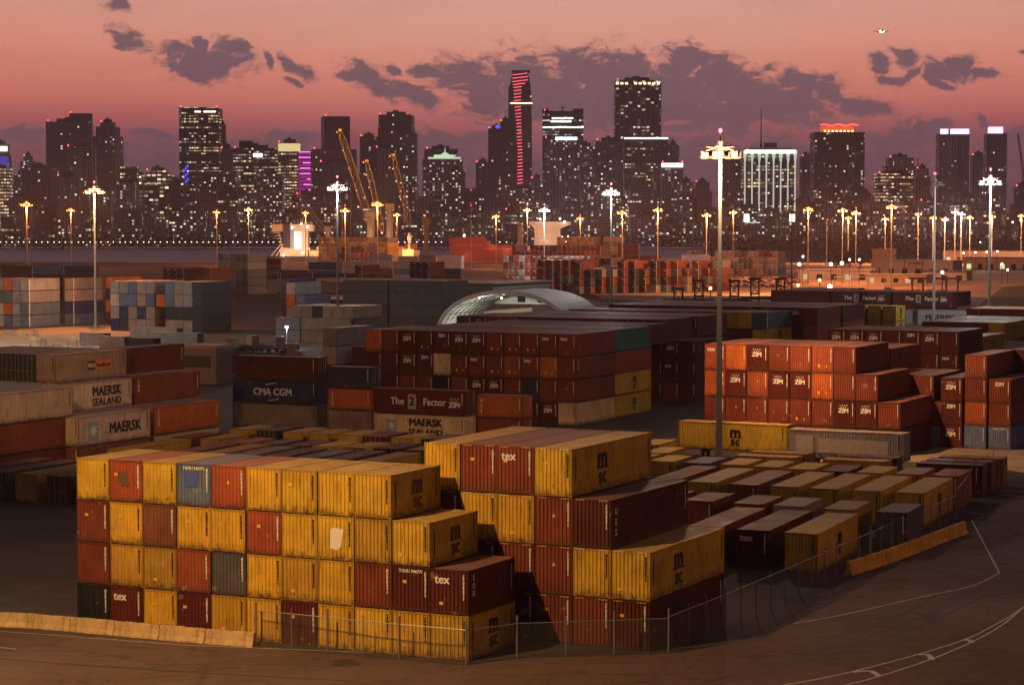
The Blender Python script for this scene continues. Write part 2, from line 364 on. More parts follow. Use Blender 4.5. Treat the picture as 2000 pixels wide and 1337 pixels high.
def container(a, b, z, tok, L=6.06, h=2.59, rz=None, label='', group=None, near=True):
    """a, b: grid position of the near right bottom corner (its long axis runs into the yard unless rz says otherwise)"""
    col, marks = tok[0], tok[2:] if ':' in tok else ''
    rnd = random.Random(int(a*31+b*17+z*7)); dooring = 'd' in marks
    adir = 'A' in marks
    a += rnd.uniform(-.018, .018); b += rnd.uniform(-.05, .05)
    th = TH+(0 if adir else math.pi/2)+(rz or 0)+rnd.uniform(-.002, .002)
    x, y = W2(a, b)
    # centre of base from the near right corner
    if adir: ox, oy = -L/2, WD/2       # a,b is near right corner: centre is to its left and behind
    else: ox, oy = L/2, WD/2
    cx = x+ox*math.cos(th)-oy*math.sin(th); cy = y+ox*math.sin(th)+oy*math.cos(th)
    c = COL[col]; j = 1+rnd.uniform(-.14, .14); hshift = rnd.uniform(-.06, .06)
    c = (min(1, c[0]*j), min(1, c[1]*j*(1+hshift)), min(1, c[2]*j))
    far = y > 330
    root = thing('shipping_container', label, 'shipping container', (cx, cy, z), th, group)
    ms = cont_meshes(L, h, dooring)
    for nm, me in ms.items():
        if nm == 'locking_bars' and (far or not (dooring or adir)): continue
        if nm.startswith('door') and far and not dooring: continue
        kn = me.name.split('.')[0]; link(me.name, me, root, col=tuple(v_*.62 for v_ in c) if kn == 'corner_frame' else tuple(v_*.58+d_*.42 for v_, d_ in zip(c, (.30, .22, .17))) if kn == 'roof_panel' else c)
    # writing and marks
    rx = rnd.random(); light = col in 'YyCWoA'; sm = BLK if light else WHT
    half = WD/2
    if far and 'q' not in marks:
        if 'z' in marks: zim(root, 'f', -.1, h-1.0, L)
        if 'f' in marks: factor(root, L, h*.55, .9)
        if 'M' in marks: msc(root, 's', .3, h/2, L, 1.2)
        if 'k' in marks:
            stick(root, 'lettering', text_mesh('MAERSK', 1.5, BLK, .03), 's', .5, h*.5, L)
        if 'l' in marks: stick(root, 'corner_glint', flat_mesh('corner_glint', [rect(-.16, .16, -h/2+.1, h/2-.1)], WHT), 's', -L/2+.3, h/2, L)  # pale strip paints the bright reflection on the corner post
        return root
    if not dooring and not adir and 's' not in marks: serial(root, 'f', half-.28, h-1.0, L, sm, int(rx*4))
    if adir: serial(root, 's', L/2-.5, h-1.0, L, sm, int(rx*4)); serial(root, 'd', .8, h-.9, L, sm, int(rx*4))
    elif near: serial(root, 's', L/2-.5, h-1.1, L, sm, int(rx*4))
    if near and col in 'Yy' and not adir: serial(root, 's', -L/2+.55, h-1.3, L, BLK, int(rx*3), .15)
    if 't' in marks: stick(root, 'lettering', text_mesh('tex', .72, WHT, .02), 'f', -.45, h-.62, L)
    if 'z' in marks: zim(root, 'f', -.1, h-1.1, L)
    if 'Z' in marks: zim(root, 'f', -.05, h-.6, L, .85, False)
    if 'M' in marks: msc(root, 's', (-L/2+3.2 if L < 7 else .35), h/2-.05, L, 1.)
    if 'J' in marks: msc(root, 's', -1.6, h/2-.05, L, 1.15)
    if 'f' in marks: factor(root, L, h*.5)
    if 'n' in marks: stick(root, 'lettering', text_mesh('TGHU 346771', .26, WHT, .008), 'f', 0, h-.28, L)
    if 'p' in marks: stick(root, 'paint_patch', flat_mesh('paint_patch', [[(-.45, -.6), (.05, -.7), (.3, -.5), (.5, .55), (-.15, .65), (-.4, .5)]], WHT), 'f', .05, h*.5, L)
    if 'j' in marks: stick(root, 'paint_patch', flat_mesh('paint_patch', [rect(-.35, .35, -.35, .25), rect(-.1, .5, -.6, -.35)], SMUDGE), 'f', -.2, h*.62, L)
    if 'w' in marks: stick(root, 'paint_patch', flat_mesh('paint_patch', [rect(-.45, .45, -.45, .45)], BLUEP), 'f', -.2, h*.62, L)
    if 'u' in marks:
        for i_, s_ in enumerate('UES'): stick(root, 'lettering', text_mesh(s_, .55, WHT, .02), 's', -L/2+.75, h-.75-.62*i_, L)
    if 'x' in marks:
        stick(root, 'lettering', text_mesh('t\ne\nx', .7, WHT, .01, 1, .62), 's', -L/2+.7, h-.9, L)
    if 'r' in marks:
        stick(root, 'lettering', text_mesh('T\nR\nI\nT\nO\nN', .42, WHT, .012, 1, .72), 's', -L/2+.8, h-1.1, L)
    if 'c' in marks:
        for (xx, zz, ww, hh) in ((-.4, .75, .13, .16), (.45, .72, .08, .11)): stick(root, 'warning_sticker', flat_mesh('warning_sticker', [rect(-ww, ww, -hh, hh)], STK), 'f', xx, zz, L)
    if 'e' in marks:
        stick(root, 'warning_sticker', flat_mesh('warning_sticker', [[(-.12, -.1), (.12, -.1), (0, .14)]], STK), 'f', 0, h*.62, L)
    if near and col in 'YyBRM' and rx > .45 and 'e' not in marks and not dooring and not adir:
        stick(root, 'warning_sticker', flat_mesh('warning_sticker', [rect(-.13, .13, -.09, .09)], STK), 'f', -.75+.5*rnd.random(), (h-.9 if rx > .7 else .6), L)
    if near and h > 2.8 and not adir and not dooring:      # hazard dashes on the top rail of tall boxes
        for sx in (-1, 1):
            stick(root, 'hazard_dashes', flat_mesh('hazard_dashes', [[(-.3+i*.15, -.035), (-.23+i*.15, -.035), (-.2+i*.15, .035), (-.27+i*.15, .035)] for i in range(4)], STK if col not in 'Yy' else WHT), 'f', sx*.75, h-.06, L)
    return root
def block(desc, a0, b0, rows, ztop_, h, L=12.19, W=2.5, near=False, rz=None, group=None, hb=None):
    """rows: from the topmost tier down; tokens left to right, right-aligned on a0 through the token '|'"""
    n = len(rows)
    toks = [r.split() for r in rows]; wid = max(len(t_) for t_ in toks)
    for ti, t_ in enumerate(toks):
        z = ztop_-(ti+1)*h; tier = n-ti
        for ci, tk in enumerate(t_):
            if tk == '.': continue
            a = a0-(wid-1-ci)*W
            lab = f"{CNAME[tk[0]]} container, {ORD[ci+1]} from left, tier {['', 'one', 'two', 'three', 'four', 'five'][tier]} of {desc[4:]}"
            container(a, b0, max(0, z), tk, L, h-.03, rz, lab, group or 'containers of '+desc, near)
# ================================================================== GROUND, WATER, ROADS
def ground_mat(name, c1, c2, sc=.05, wet=0.):
    m_ = bpy.data.materials.new(name); m_.use_nodes = True; q = NT(m_.node_tree)
    b = q.new('ShaderNodeBsdfPrincipled'); o = q.new('ShaderNodeOutputMaterial'); q.l.new(b.outputs[0], o.inputs[0])
    t = q.new('ShaderNodeTexCoord'); P_ = t.outputs['Object']
    n1 = q.noise(P_, sc, 8, .62); n2 = q.noise(q.vm('MULTIPLY', P_, (1, .25, 1)), sc*9, 6, .7); n3 = q.noise(P_, 9, 4, .7)
    c = q.mix(q.rng(n1, .35, .65), c1, c2); c = q.mix(q.m('MULTIPLY', q.rng(n2, .52, .75), .5), c, tuple(x*.45 for x in c1))
    c = q.mix(q.m('MULTIPLY', n3, .35), c, tuple(x*1.6 for x in c2))
    n4 = q.noise(P_, sc*4, 3, .5); c = q.mix(q.m('MULTIPLY', q.rng(n4, .66, .69), .6), c, tuple(x*.35 for x in c1))
    n5 = q.noise(q.vm('MULTIPLY', P_, (.5, 1.6, 1)), sc*3, 5, .6, 1.5); c = q.mix(q.m('MULTIPLY', q.m('SUBTRACT', 1.0, q.rng(q.m('ABSOLUTE', q.m('SUBTRACT', n5, .5)), .004, .018)), .5), c, tuple(x*.45 for x in c1))
    vr = q.new('ShaderNodeTexVoronoi', feature='DISTANCE_TO_EDGE'); q.put(vr.inputs['Vector'], q.vm('ADD', P_, q.vm('MULTIPLY', q.comb(n3, n1, 0), (3, 3, 0)))); vr.inputs['Scale'].default_value = .11
    c = q.mix(q.m('MULTIPLY', q.m('SUBTRACT', 1.0, q.rng(vr.outputs['Distance'], .002, .009)), .55), c, tuple(x*.3 for x in c1))
    q.put(b.inputs['Base Color'], c); q.put(b.inputs['Roughness'], q.rng(n1, .3, .7, .9, .7)); b.inputs['Specular IOR Level'].default_value = .08
    bn = q.new('ShaderNodeBump'); bn.inputs['Strength'].default_value = .35; bn.inputs['Distance'].default_value = .02
    q.put(bn.inputs['Height'], n3); q.l.new(bn.outputs[0], b.inputs['Normal']); return m_
ASPH = ground_mat('asphalt', (.050, .043, .038), (.08, .068, .060), .04)
ROADM = ground_mat('road_asphalt', (.085, .058, .050), (.13, .090, .078), .06)
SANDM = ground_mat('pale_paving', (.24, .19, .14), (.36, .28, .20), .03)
GRASSM = ground_mat('grass_ground', (.05, .07, .02), (.09, .10, .035), .2)
CITYM = ground_mat('city_ground_mat', (.03, .03, .032), (.05, .05, .05), .004)
def sheet(name, poly, z, m_, kind='structure'):
    b = MB(); b.face([(x, y, z) for x, y in poly]); o = b.build(name, m_); return tag(o, kind=kind)
q_ = lambda px, d: atd(px, d)
xq = q_(1385, 1461)[0]; yq = q_(1385, 3300)
b = MB(); b.face([(-4000, -300, 0), (xq, -300, 0), (xq, 1461, 0), (-4000, 1461, 0)]); b.face([(xq, -300, 0), (4000, -300, 0), (4000, 1461, 0), (xq, 1461, 0)]); b.face([(xq, 1461, 0), (4000, 1461, 0), (4000, 3300, 0), (yq[0], 3300, 0)])
tag(b.build('ground', ASPH), kind='structure')
b = MB(); b.box(-4000, q_(1385, 1461)[0], 1461.1, 1461.7, -4, .35); tag(b.build('quay_wall', CONC), kind='structure')
wm = bpy.data.materials.new('water'); wm.use_nodes = True; q = NT(wm.node_tree)
bs = q.new('ShaderNodeBsdfPrincipled'); oo = q.new('ShaderNodeOutputMaterial'); q.l.new(bs.outputs[0], oo.inputs[0]); t = q.new('ShaderNodeTexCoord')
bs.inputs['Base Color'].default_value = (.32, .29, .35, 1); bs.inputs['Roughness'].default_value = .5
bn = q.new('ShaderNodeBump'); bn.inputs['Strength'].default_value = .8; bn.inputs['Distance'].default_value = .6
q.put(bn.inputs['Height'], q.noise(q.vm('MULTIPLY', t.outputs['Object'], (.35, 1, 1)), .22, 6, .65)); q.l.new(bn.outputs[0], bs.inputs['Normal'])
sheet('water', [(-6000, 1300), (3000, 1300), (3000, 2500), (-6000, 2500)], -2.5, wm)
b = MB(); b.face([(-15000, 2400, .2), (*q_(1385, 2400), .2), (*q_(1385, 3290), .2), (-15000, 3290, .2)]); b.face([(-15000, 3290, .2), (15000, 3290, .2), (15000, 30000, .2), (-15000, 30000, .2)]); tag(b.build('city_ground', CITYM), kind='structure')
# foreground road: lies in front of the fence line and barriers
G = lambda px, py: un(px, py, 0)
road = [G(-400, 1195), G(0, 1229), G(500, 1264), G(911, 1299), G(1010, 1286), G(1306, 1276), G(1500, 1245), G(1660, 1128), G(1890, 1045), G(1960, 985), G(2150, 925), (130, 175), (110, 60), (-70, 60), (-110, 130)]
sheet('road', road, .008, ROADM)
LINEM = mat('road_paint', (.42, .40, .38), .7, vary=.35, scale=1.5)
def line(name, pts, wdt, z=.014):
    P_ = [Vector(G(*p)).to_2d() for p in pts]; b = MB()
    for i in range(len(P_)-1):
        d = (P_[i+1]-P_[i]).normalized(); n = Vector((-d.y, d.x))*wdt/2
        d0 = (P_[i]-P_[i-1]).normalized() if i else d; d1 = (P_[i+2]-P_[i+1]).normalized() if i < len(P_)-2 else d
        na = (lambda e: Vector((-e.y, e.x))*wdt/2)((d+d0).normalized()); nb = (lambda e: Vector((-e.y, e.x))*wdt/2)((d+d1).normalized())
        b.face([(*(P_[i]-na), z), (*(P_[i+1]-nb), z), (*(P_[i+1]+nb), z), (*(P_[i]+na), z)])
    return tag(b.build(name, LINEM), kind='structure')
def smooth(pts, k_=6):
    out = []
    for i in range(len(pts)-1):
        p0, p1, p2, p3 = pts[max(0, i-1)], pts[i], pts[i+1], pts[min(len(pts)-1, i+2)]
        for j in range(k_):
            t_ = j/k_; out.append(tuple(.5*((2*b_)+(-a_+c_)*t_+(2*a_-5*b_+4*c_-d_)*t_*t_+(-a_+3*b_-3*c_+d_)*t_**3) for a_, b_, c_, d_ in zip(p0, p1, p2, p3)))
    return out+[pts[-1]]
line('edge_line', [(-60, 1228), (0, 1232), (360, 1259), (730, 1274)], .12)
line('lane_dash', [(-20, 1262), (32, 1267)], .13)
line('edge_line', smooth([(1898, 1016), (1915, 1048), (1952, 1118)], 4), .12)
line('edge_line', smooth([(1952, 1118), (1900, 1143), (1800, 1165), (1700, 1188), (1625, 1204), (1550, 1217)]), .13)
A1 = [(1480, 1345), (1600, 1325), (1700, 1302), (1800, 1275), (1890, 1246), (1960, 1210), (2010, 1178)]
A2 = [(1600, 1348), (1700, 1325), (1815, 1288), (1900, 1252), (1960, 1218), (2010, 1175)]
line('edge_line', smooth(A1), .14, .016); line('edge_line', smooth(A2), .14, .018)
for p in ([(1665, 1312), (1700, 1310), (1716, 1320)], [(1793, 1278), (1812, 1278), (1820, 1288)], [(1880, 1250), (1893, 1249), (1897, 1255)]): line('lane_marking', smooth(p, 4), .35, .02)
line('old_kerb_line', smooth([(1925, 1028), (1935, 1000), (1965, 975), (2010, 960)], 5), .10, .012).data.materials[0] = mat('tar_line', (.03, .026, .025), .8)
TYRE = mat('tyre_rubber_mark', (.035, .026, .024), .8, vary=.3, scale=2)
for pts_ in ([(1330, 1345), (1500, 1300), (1680, 1250), (1830, 1190), (1950, 1130)], [(1365, 1345), (1530, 1303), (1710, 1253), (1860, 1194), (1985, 1132)], [(-10, 1285), (200, 1301), (480, 1318), (700, 1330)], [(1560, 1262), (1700, 1222), (1800, 1180), (1880, 1120)]):
    line('tyre_mark', smooth(pts_, 8), .22, .010).data.materials[0] = TYRE
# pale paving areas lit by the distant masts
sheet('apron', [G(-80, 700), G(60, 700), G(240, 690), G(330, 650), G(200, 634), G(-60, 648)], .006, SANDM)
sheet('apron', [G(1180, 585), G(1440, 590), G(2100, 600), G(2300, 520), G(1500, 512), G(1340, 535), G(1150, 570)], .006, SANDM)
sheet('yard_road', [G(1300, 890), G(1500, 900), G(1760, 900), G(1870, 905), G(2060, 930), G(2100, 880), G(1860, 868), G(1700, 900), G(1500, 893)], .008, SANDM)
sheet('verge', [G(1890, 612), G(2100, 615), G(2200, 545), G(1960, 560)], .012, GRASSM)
# ================================================================== CONTAINER STACKS
block('the near front stack', 0, 0, [
 'Y R:j Y U:wn R:e Y Y Y Y:M . .',
 'B Y b Y Y R Y Y:p y Y:M .',
 'B y y R G Y y Y B M:n M:tx',
 'K M:t Y M Y Y M Y Y Y Y:M'], 10.48, 2.62, 6.06, 2.5, True)
Z4 = 10.48
L3_ = [('y', -45.9, 68), ('M', -49.6, 68), ('b', -52.9, 67.6), ('M', -56.2, 67.5), ('g', -59.8, 68), ('y', -63.4, 68.4), ('B', -66.9, 68), ('y', -73.9, 69.5)]
L4_ = [('y', -46.9, 82), ('M', -50.5, 82), ('Y', -53.8, 81.6), ('Y', -57.3, 81.5), ('M', -60.2, 81), ('D', -63.5, 80.8), ('R', -66.8, 80.6), ('y', -71.9, 83), ('B', -75.4, 83)]
L5_ = [('g', -50.8, 92.6), ('Y', -54.3, 92.4), ('M', -57.8, 92.5), ('Y', -61.3, 93.2), ('Y', -64.7, 92.9), ('Y', -68.1, 93.2), ('D', -71.6, 93.5), ('Y', -75.1, 93.3)]
for nm_, L_, row_ in (('nearest visible row', 12.19, L3_), ('second visible row', 6.06, L4_), ('third visible row', 6.06, L5_)):
    for i_, (tk, a_, b_) in enumerate(row_[::-1]):
        container(a_, b_, 0, tk+(':d' if L_ < 7 else ''), L_, 2.57, math.radians(3.5), f"{CNAME[tk]} container, {ORD[i_+1]} from left in {nm_} just behind the near front stack", 'containers standing apart behind the near front stack')
block('the taller stack beside the front one', 8.13, 7.4, [
 'Y B B:t Y:J . .',
 'M Y Y B:e M:u .',
 'M M B B:e Y Y:J',
 'K K M B B M:J'], 11.68, 2.92, 12.19, 2.5, True)
# single-height field on the right: every box surveyed from its near right roof corner
fld = [('B', .1, 39.8, 12), ('M:t', 3.9, 39.7, 12), ('Y:M', 7.6, 39.7, 12),
 ('B', -5.9, 54, 6), ('B', -9.4, 54.2, 6), ('B', -1.7, 53.9, 6), ('A', 1.6, 54, 6), ('y', 5.8, 53.7, 6), ('G', 10.0, 53.9, 6),
 ('B', -14.1, 66.6, 12), ('Y', -10.4, 66.2, 12), ('b', -6.6, 66, 12), ('Y', -3, 66.3, 12), ('Y', .5, 66.3, 12), ('Y', 4.1, 66.5, 12), ('Y:M', 7.7, 66.7, 12),
 ('Y', -23.4, 80.6, 6), ('Y', -20, 80.4, 6), ('V', -16.5, 80.4, 6), ('Y', -13, 80.6, 6), ('Y', -9.6, 80.2, 6), ('Y', -6.2, 79.7, 6), ('M', -2.9, 79.5, 6), ('Y', .3, 79.7, 6), ('o', 3.7, 80, 6), ('O', 7, 80.3, 6),
 ('Y', -23.6, 87.4, 6), ('B', -27.2, 87.6, 6), ('Y', -27.4, 94.6, 6), ('Y', -31, 87.7, 6)]
ffn = ['first', 'second', 'third', 'fourth', 'fifth', 'sixth', 'seventh', 'eighth', 'ninth']
rowc = {}
fx = lambda a_, b_: a_
for tk, a_, b_, L_ in fld:
    r_ = {39: 'nearest row', 40: 'nearest row', 53: 'second row', 54: 'second row', 66: 'third row', 67: 'third row', 79: 'fourth row', 80: 'fourth row', 81: 'fourth row', 87: 'fifth row', 88: 'fifth row', 95: 'sixth row'}[round(b_)] if round(b_) in (39, 40, 53, 54, 66, 67, 79, 80, 81, 87, 88, 95) else 'fifth row'
    rowc.setdefault(r_, []).append((a_, tk, b_, L_))
for r_, it in rowc.items():
    for i_, (a_, tk, b_, L_) in enumerate(sorted(it)):
        container(a_, b_, 0, tk, 12.19 if L_ == 12 else 6.06, 2.88, math.radians(3.8), f"{CNAME[tk[0]]} container, {ORD[i_+1]} from left in the {r_} of the fenced field", 'containers spaced apart in the fenced field', False)
for i_, (tk, a_, b_, de) in enumerate([('Y', -10.9, 88.9, 'nearer of the left pair'), ('o', -10.9, 92.6, 'farther of the left pair'), ('Y', -2.2, 89.2, 'nearer of the middle pair'), ('M', -2.2, 92.6, 'farther of the middle pair'),
     ('M', 6.6, 89.7, 'nearest of three by the fence end'), ('b', 6.7, 92.9, 'middle of three by the fence end'), ('o', 6.9, 96.3, 'farthest of three by the fence end')]):
    container(a_, b_, 0, tk+':A', 6.06, 2.88, math.radians(3.8), f"{CNAME[tk]} container lying crosswise behind the fenced field, {de}", 'containers lying crosswise behind the field', False)
# MSC box on stands and silver box beyond the mast
def trestle(a, b, L, h, label):
    x, y = W2(a, b); t_ = thing('trestle', label, 'stand', (x, y, 0), TH, 'steel stands under the raised boxes')
    for xx in (-L*.3, L*.3):
        m = MB(); m.box(xx-.15, xx+.15, -.9, -.65, 0, h).box(xx-.15, xx+.15, .65, .9, 0, h); m.build('leg', DARKSTEEL, t_)
        m = MB(); m.box(xx-.2, xx+.2, -1.1, 1.1, h, h+.2); m.build('cross_beam', DARKSTEEL, t_)
    m = MB(); m.box(-L/2, L/2, -.12, .12, h+.2, h+.36); m.build('spine', DARKSTEEL, t_)
container(-18.8, 108.9, 1.15, 'Y:AM', 12.19, 2.86, 0, 'yellow container raised on stands in front of the lamp-lit stack, behind the mast', None, True)
trestle(-24.9, 110.1, 11.5, .78, 'low steel stand carrying the yellow container behind the mast')
sb_ = container(-5.2, 105, 1.15, 'W:A', 12.19, 2.86, 0, 'pale grey container with a bleached panel, right of the raised yellow one', None, True)
stick(sb_, 'bleached_panel', flat_mesh('bleached_panel', [rect(-2.7, 4.7, -.75, .7), rect(-5., -3.2, -.7, .95)], mat('bleached_paint', (.62, .52, .42), .7, vary=.2, scale=2.)), 's', -.2, 1.35, 12.19)
trestle(-11.3, 106.2, 11.5, .78, 'low steel stand carrying the pale container with the bleached panel')
# lamp-lit stack behind the mast
block('the lamp-lit stack behind the mast', -10.3, 121, [
 'R:t O M:z B R R:c B . .', 'O M:z R:e M:z M:z O:c B B .', 'B B:e B:e B B:c B M:z M:z B', 'M:t M:t B B B B M:z M:z M'], 11.68, 2.92, 12.19, 2.5, False)
block('the rear slot of the lamp-lit stack', -7.6, 133.4, ['B B B . . .'.replace('B B B', '. B B'), '. . . B B .', '. . . . B B'], 10.9, 2.9, 12.19, 2.5, False)
block('the blue-footed stack at right edge', -1.3, 133, ['. R .', 'M:z B B:Z', 'M:Z O B', 'M:z U U:n'], 10.48, 2.62, 12.19, 2.72, False)
block('the rear slot of the blue-footed stack', .6, 145.6, ['. M M', 'M M M'], 10.48, 2.62, 12.19, 2.72, False)
block('the dark stack behind the lamp-lit one', -17.1, 170, ['M:z M:z M:z M M:Z M:z M', 'M M M M O M M:t', 'M M M M M O M:t'], 11.2, 2.8, 12.19, 2.5, False)
a_, b_ = ab(1918, 657, 9.9); container(a_, b_, 7.0, 'y:M', 12.19, 2.88, 0, 'mustard container just right of the dark stack, partly hidden')
a_, b_ = ab(1963, 630, 10.5); block('the mustard stack at far right', a_, b_, ['M M M M y:M'], 10.5, 2.6, 12.19, 2.5)
block('the mustard stack at far right, rear', a_+.3, b_+12.5, ['M M M M y'], 10.5, 2.6, 12.19, 2.5)
a_, b_ = ab(1889, 601, 10.5); block('the red row before the fields', a_+10.1, b_-1, ['R:q R R R', 'R R R R'], 10.5, 2.7, 12.19, 2.5)
# middle stacks
M_ = ['O B M:z M:c M:Z M:z M:z B:c B:c B:c B:t B:t', 'M M M:z M:Z C:d B:c B:t B:c R:c B:t O:c B:x', 'M M B B K B M:z M:z B D B B:e', '. . . . . . . . . M M:z C']
block('the long middle stack', -56.9, 139.3, M_, 11.37, 2.84, 12.19, 2.5, False)
block('the rear slot of the long middle stack', -57.2, 152, ['M B M M M B M M B M T:n', '. . . . . . . . . M R', '. . . . . . . . . M Y:M', '. . . . . . . . . M Y:M'], 11.37, 2.84, 12.19, 2.5)
block('the long middle stack, third slot', -59.6, 164.6, ['M B M M b M M B M M'], 11.3, 2.84, 12.19, 2.5)
block('the shadowed stack behind the middle one', -56.3, 178, ['G M:z b b M M:z M:z M M:z B M:z M:z M:z . .', '. . . . . . . . . . . M M M:z M', '. . . . . . . . . . . M M M:t M', '. . . . . . . . . . . M M B M'], 11.6, 2.9, 12.19, 2.5)
block('the shadowed stack, rear slot', -61, 190.6, ['M B M M B M M b M M M M'], 11.6, 2.9, 12.19, 2.5)
block('the teal-ended stack left of the mast', -63.7, 227.7, ['M M b M M B M M b M M y y T:l', '. . . . . . . . . M M M M Y:M'], 10.75, 2.66, 12.19, 2.5)
block('the long dark stack with red end', -59.4, 240.2, ['M M B M M M B M M M M:z M:z M M:z B', '. . . . . . . . . . . . . M R'], 11.2, 2.8, 12.19, 2.5)
block('the long dark stack, rear slot', -59.2, 253, ['M M M M B M M M M M M M M M M', '. . . . . . . . . . . . . . R'], 11.2, 2.8, 12.19, 2.5)
a_, b_ = ab(1690+34, 597, 9.9); block('the small mustard pair', a_+2.5, b_, ['y y:M y:M', 'y y:M y:M'], 9.9, 2.8, 6.06, 2.9)
a_, b_ = ab(1892, 606, 8.76); container(a_, b_, 5.84, 'S:Ak', 12.19, 2.88, 0, 'grey container with large black lettering under the dark crosswise row')
for k_ in range(9):
    for lv in (0, 1):
        for c_ in range(3):
            if lv == 1 and k_ > 0 and c_ < 2: continue
            if k_ > 4 and c_ < 2: continue
            container(-56.6-12.5*c_, 314+2.6*k_, 8.8-2.92*lv, 'm:A'+('f' if k_ == 0 and lv == 0 and c_ < 2 else ''), 12.19, 2.88, 0,
                f"blackish maroon container, crosswise row {k_+1} from front, {['right', 'middle', 'left'][c_]} one, {['top', 'lower'][lv]} tier", 'dark crosswise containers by the gate')
# left-centre crosswise group
container(ab(625, 697, 8.76)[0], 121, 5.84, 'M:A', 12.19, 2.88, 0, 'dark maroon crosswise container on top of the navy one with white lettering')
t_ = container(-83.1, 121, 2.92, 'N:A', 12.19, 2.88, 0, 'navy crosswise container with large white lettering and two swooshes')
stick(t_, 'lettering', text_mesh('CMA CGM', 1.2, WHT, .045), 's', -.3, 1.4, 12.19)
for sg in (1, -1):
    arc = [(sg*(-1.6+1.6*i/6), sg*(.85+.28*math.sin(math.pi*i/12))) for i in range(7)]; arc += [(x_, y_-sg*.1) for x_, y_ in arc[::-1]]
    stick(t_, 'emblem', flat_mesh('emblem', [arc], WHT), 's', -.3+sg*.6, 1.45, 12.19)
container(-83.1, 121, 0, 'A:A', 12.19, 2.88, 0, 'faded tan crosswise container at the foot of the navy one')
container(-74.8, 119.8, 5.24, 'D:A', 6.06, 2.59, 0, 'short near-black crosswise container on top of the orange-brown one')
t_ = container(-74.8, 119.8, 2.62, 'O:A', 6.06, 2.59, 0, 'short orange crosswise container with vertical white lettering at its left end')
stick(t_, 'lettering', text_mesh('T\nR\nI\nT\nO\nN', .4, WHT, .012, 1, .72), 's', -2.4, 1.3, 6.06)
container(-74.8, 119.8, 0, 'A:A', 6.06, 2.59, 0, 'short tan-grey crosswise container below the orange lettered one')
container(-59.75, 115.2, 2.92, 'M:Af', 12.19, 2.88, 0, 'dark maroon crosswise container with white words and a picture numeral')
def seal(t_, L, sea=True, s=1.0, x=.9, zz=1.55, st=-3.7):
    stick(t_, 'lettering', text_mesh('MAERSK', 1.4*s, BLK, .05), 's', x, zz+(.45 if sea else 0), L)
    if sea: stick(t_, 'lettering', text_mesh('SEALAND', 1.1*s, BLK, .03, 1.12), 's', x, zz-.65, L)
    if st is not None:
        stick(t_, 'emblem', flat_mesh('emblem', [rect(-.75*s, .75*s, -.85*s, .85*s)], TEALP), 's', st, zz, L)
        stick(t_, 'emblem', flat_mesh('emblem', [star(0, 0, .72*s)], WHT), 's', st, zz, L, .022)
t_ = container(-59.75, 115.2, 0, 'C:A', 12.19, 2.88, 0, 'pale corrugated crosswise container with black lettering and a star emblem'); seal(t_, 12.19, True, .85, .8, 1.5)
t_ = container(-53.9, 118.2, 2.62, 'O:A', 6.06, 2.59, 0, 'short orange crosswise container with slanting white letters at one end')
for i_, s_ in enumerate('UES'): stick(t_, 'lettering', text_mesh(s_, .55, WHT, .02), 's', -2.35, 1.95-.62*i_, 6.06)
container(-53.9, 118.2, 0, 'B:A', 6.06, 2.59, 0, 'short red-brown crosswise container under the orange one with slanting letters')
# far left stepped group
G1 = 'containers of the stepped stack at left'
for i_, tk in enumerate(['D:d', 'D:d', 'K:d', 'D:d', 'D:d']): container(-86.4-2.5*i_, 71.0+(.5 if i_ == 1 else 0), 8.76, tk, 12.19, 2.88, 0, f"{CNAME[tk[0]]} container with doors outward, {ORD[5-i_]} from left, top of stepped stack", G1)
t_ = container(-83.8, 70.9, 8.76, 'A', 12.19, 2.88, 0, 'tan grey container with a small orange and black sign on its side', G1)
stick(t_, 'emblem', flat_mesh('emblem', [rect(-1.3, 0, -.45, .45)], BLK), 's', .6, 1.5, 12.19); stick(t_, 'emblem', flat_mesh('emblem', [rect(0, 2.8, -.45, .45)], ORGP), 's', .6, 1.5, 12.19)
stick(t_, 'lettering', text_mesh('P&O', .62, WHT, .02), 's', -.05, 1.48, 12.19, .02); stick(t_, 'lettering', text_mesh('Nedlloyd', .68, BLK, .02, .95), 's', 2.0, 1.48, 12.19, .02)
container(-85.0, 83.4, 8.76, 'M', 12.19, 2.88, 0, 'dark maroon container behind the tan grey one with the small sign', G1)
t_ = container(-82, 69.3, 5.84, 'W', 12.19, 2.88, 0, 'off-white container with two lines of black lettering, left stepped stack', G1); seal(t_, 12.19, True, .95, 1.7, 1.4, None)
container(-82, 82, 5.84, 'B:x', 12.19, 2.88, 0, 'red-brown container behind the off-white two-line lettered one', G1)
t_ = container(-77.9, 66.8, 2.92, 'W', 12.19, 2.88, 0, 'white container with black lettering and a blue star emblem', G1); seal(t_, 12.19, False, 1.05, 1.7, 1.4, -3.6)
t_ = container(-78.1, 80, 2.92, 'O:r', 12.19, 2.88, 0, 'long orange container behind the white one with the star emblem', G1)
container(-77.9, 66.8, 0, 'b', 12.19, 2.88, 0, 'faded brown container on the ground under the white star one', G1); container(-78.1, 80, 0, 'W', 12.19, 2.88, 0, 'off-white container on the ground under the long orange one', G1)
container(-79.5, 55.9, 5.84, 'W', 12.19, 2.88, 0, 'rust-streaked white container at the left frame edge', G1); container(-79.4, 55.8, 2.92, 'B', 12.19, 2.88, 0, 'red-brown container under the rust-streaked white one at left edge', G1)
container(-79.4, 55.8, 0, 'M', 12.19, 2.88, 0, 'dark maroon container lowest under the rust-streaked white one', G1)
container(-79.6, 43.2, 2.92, 'B', 12.19, 2.88, 0, 'red-brown container cut by the left frame edge, middle tier', G1)
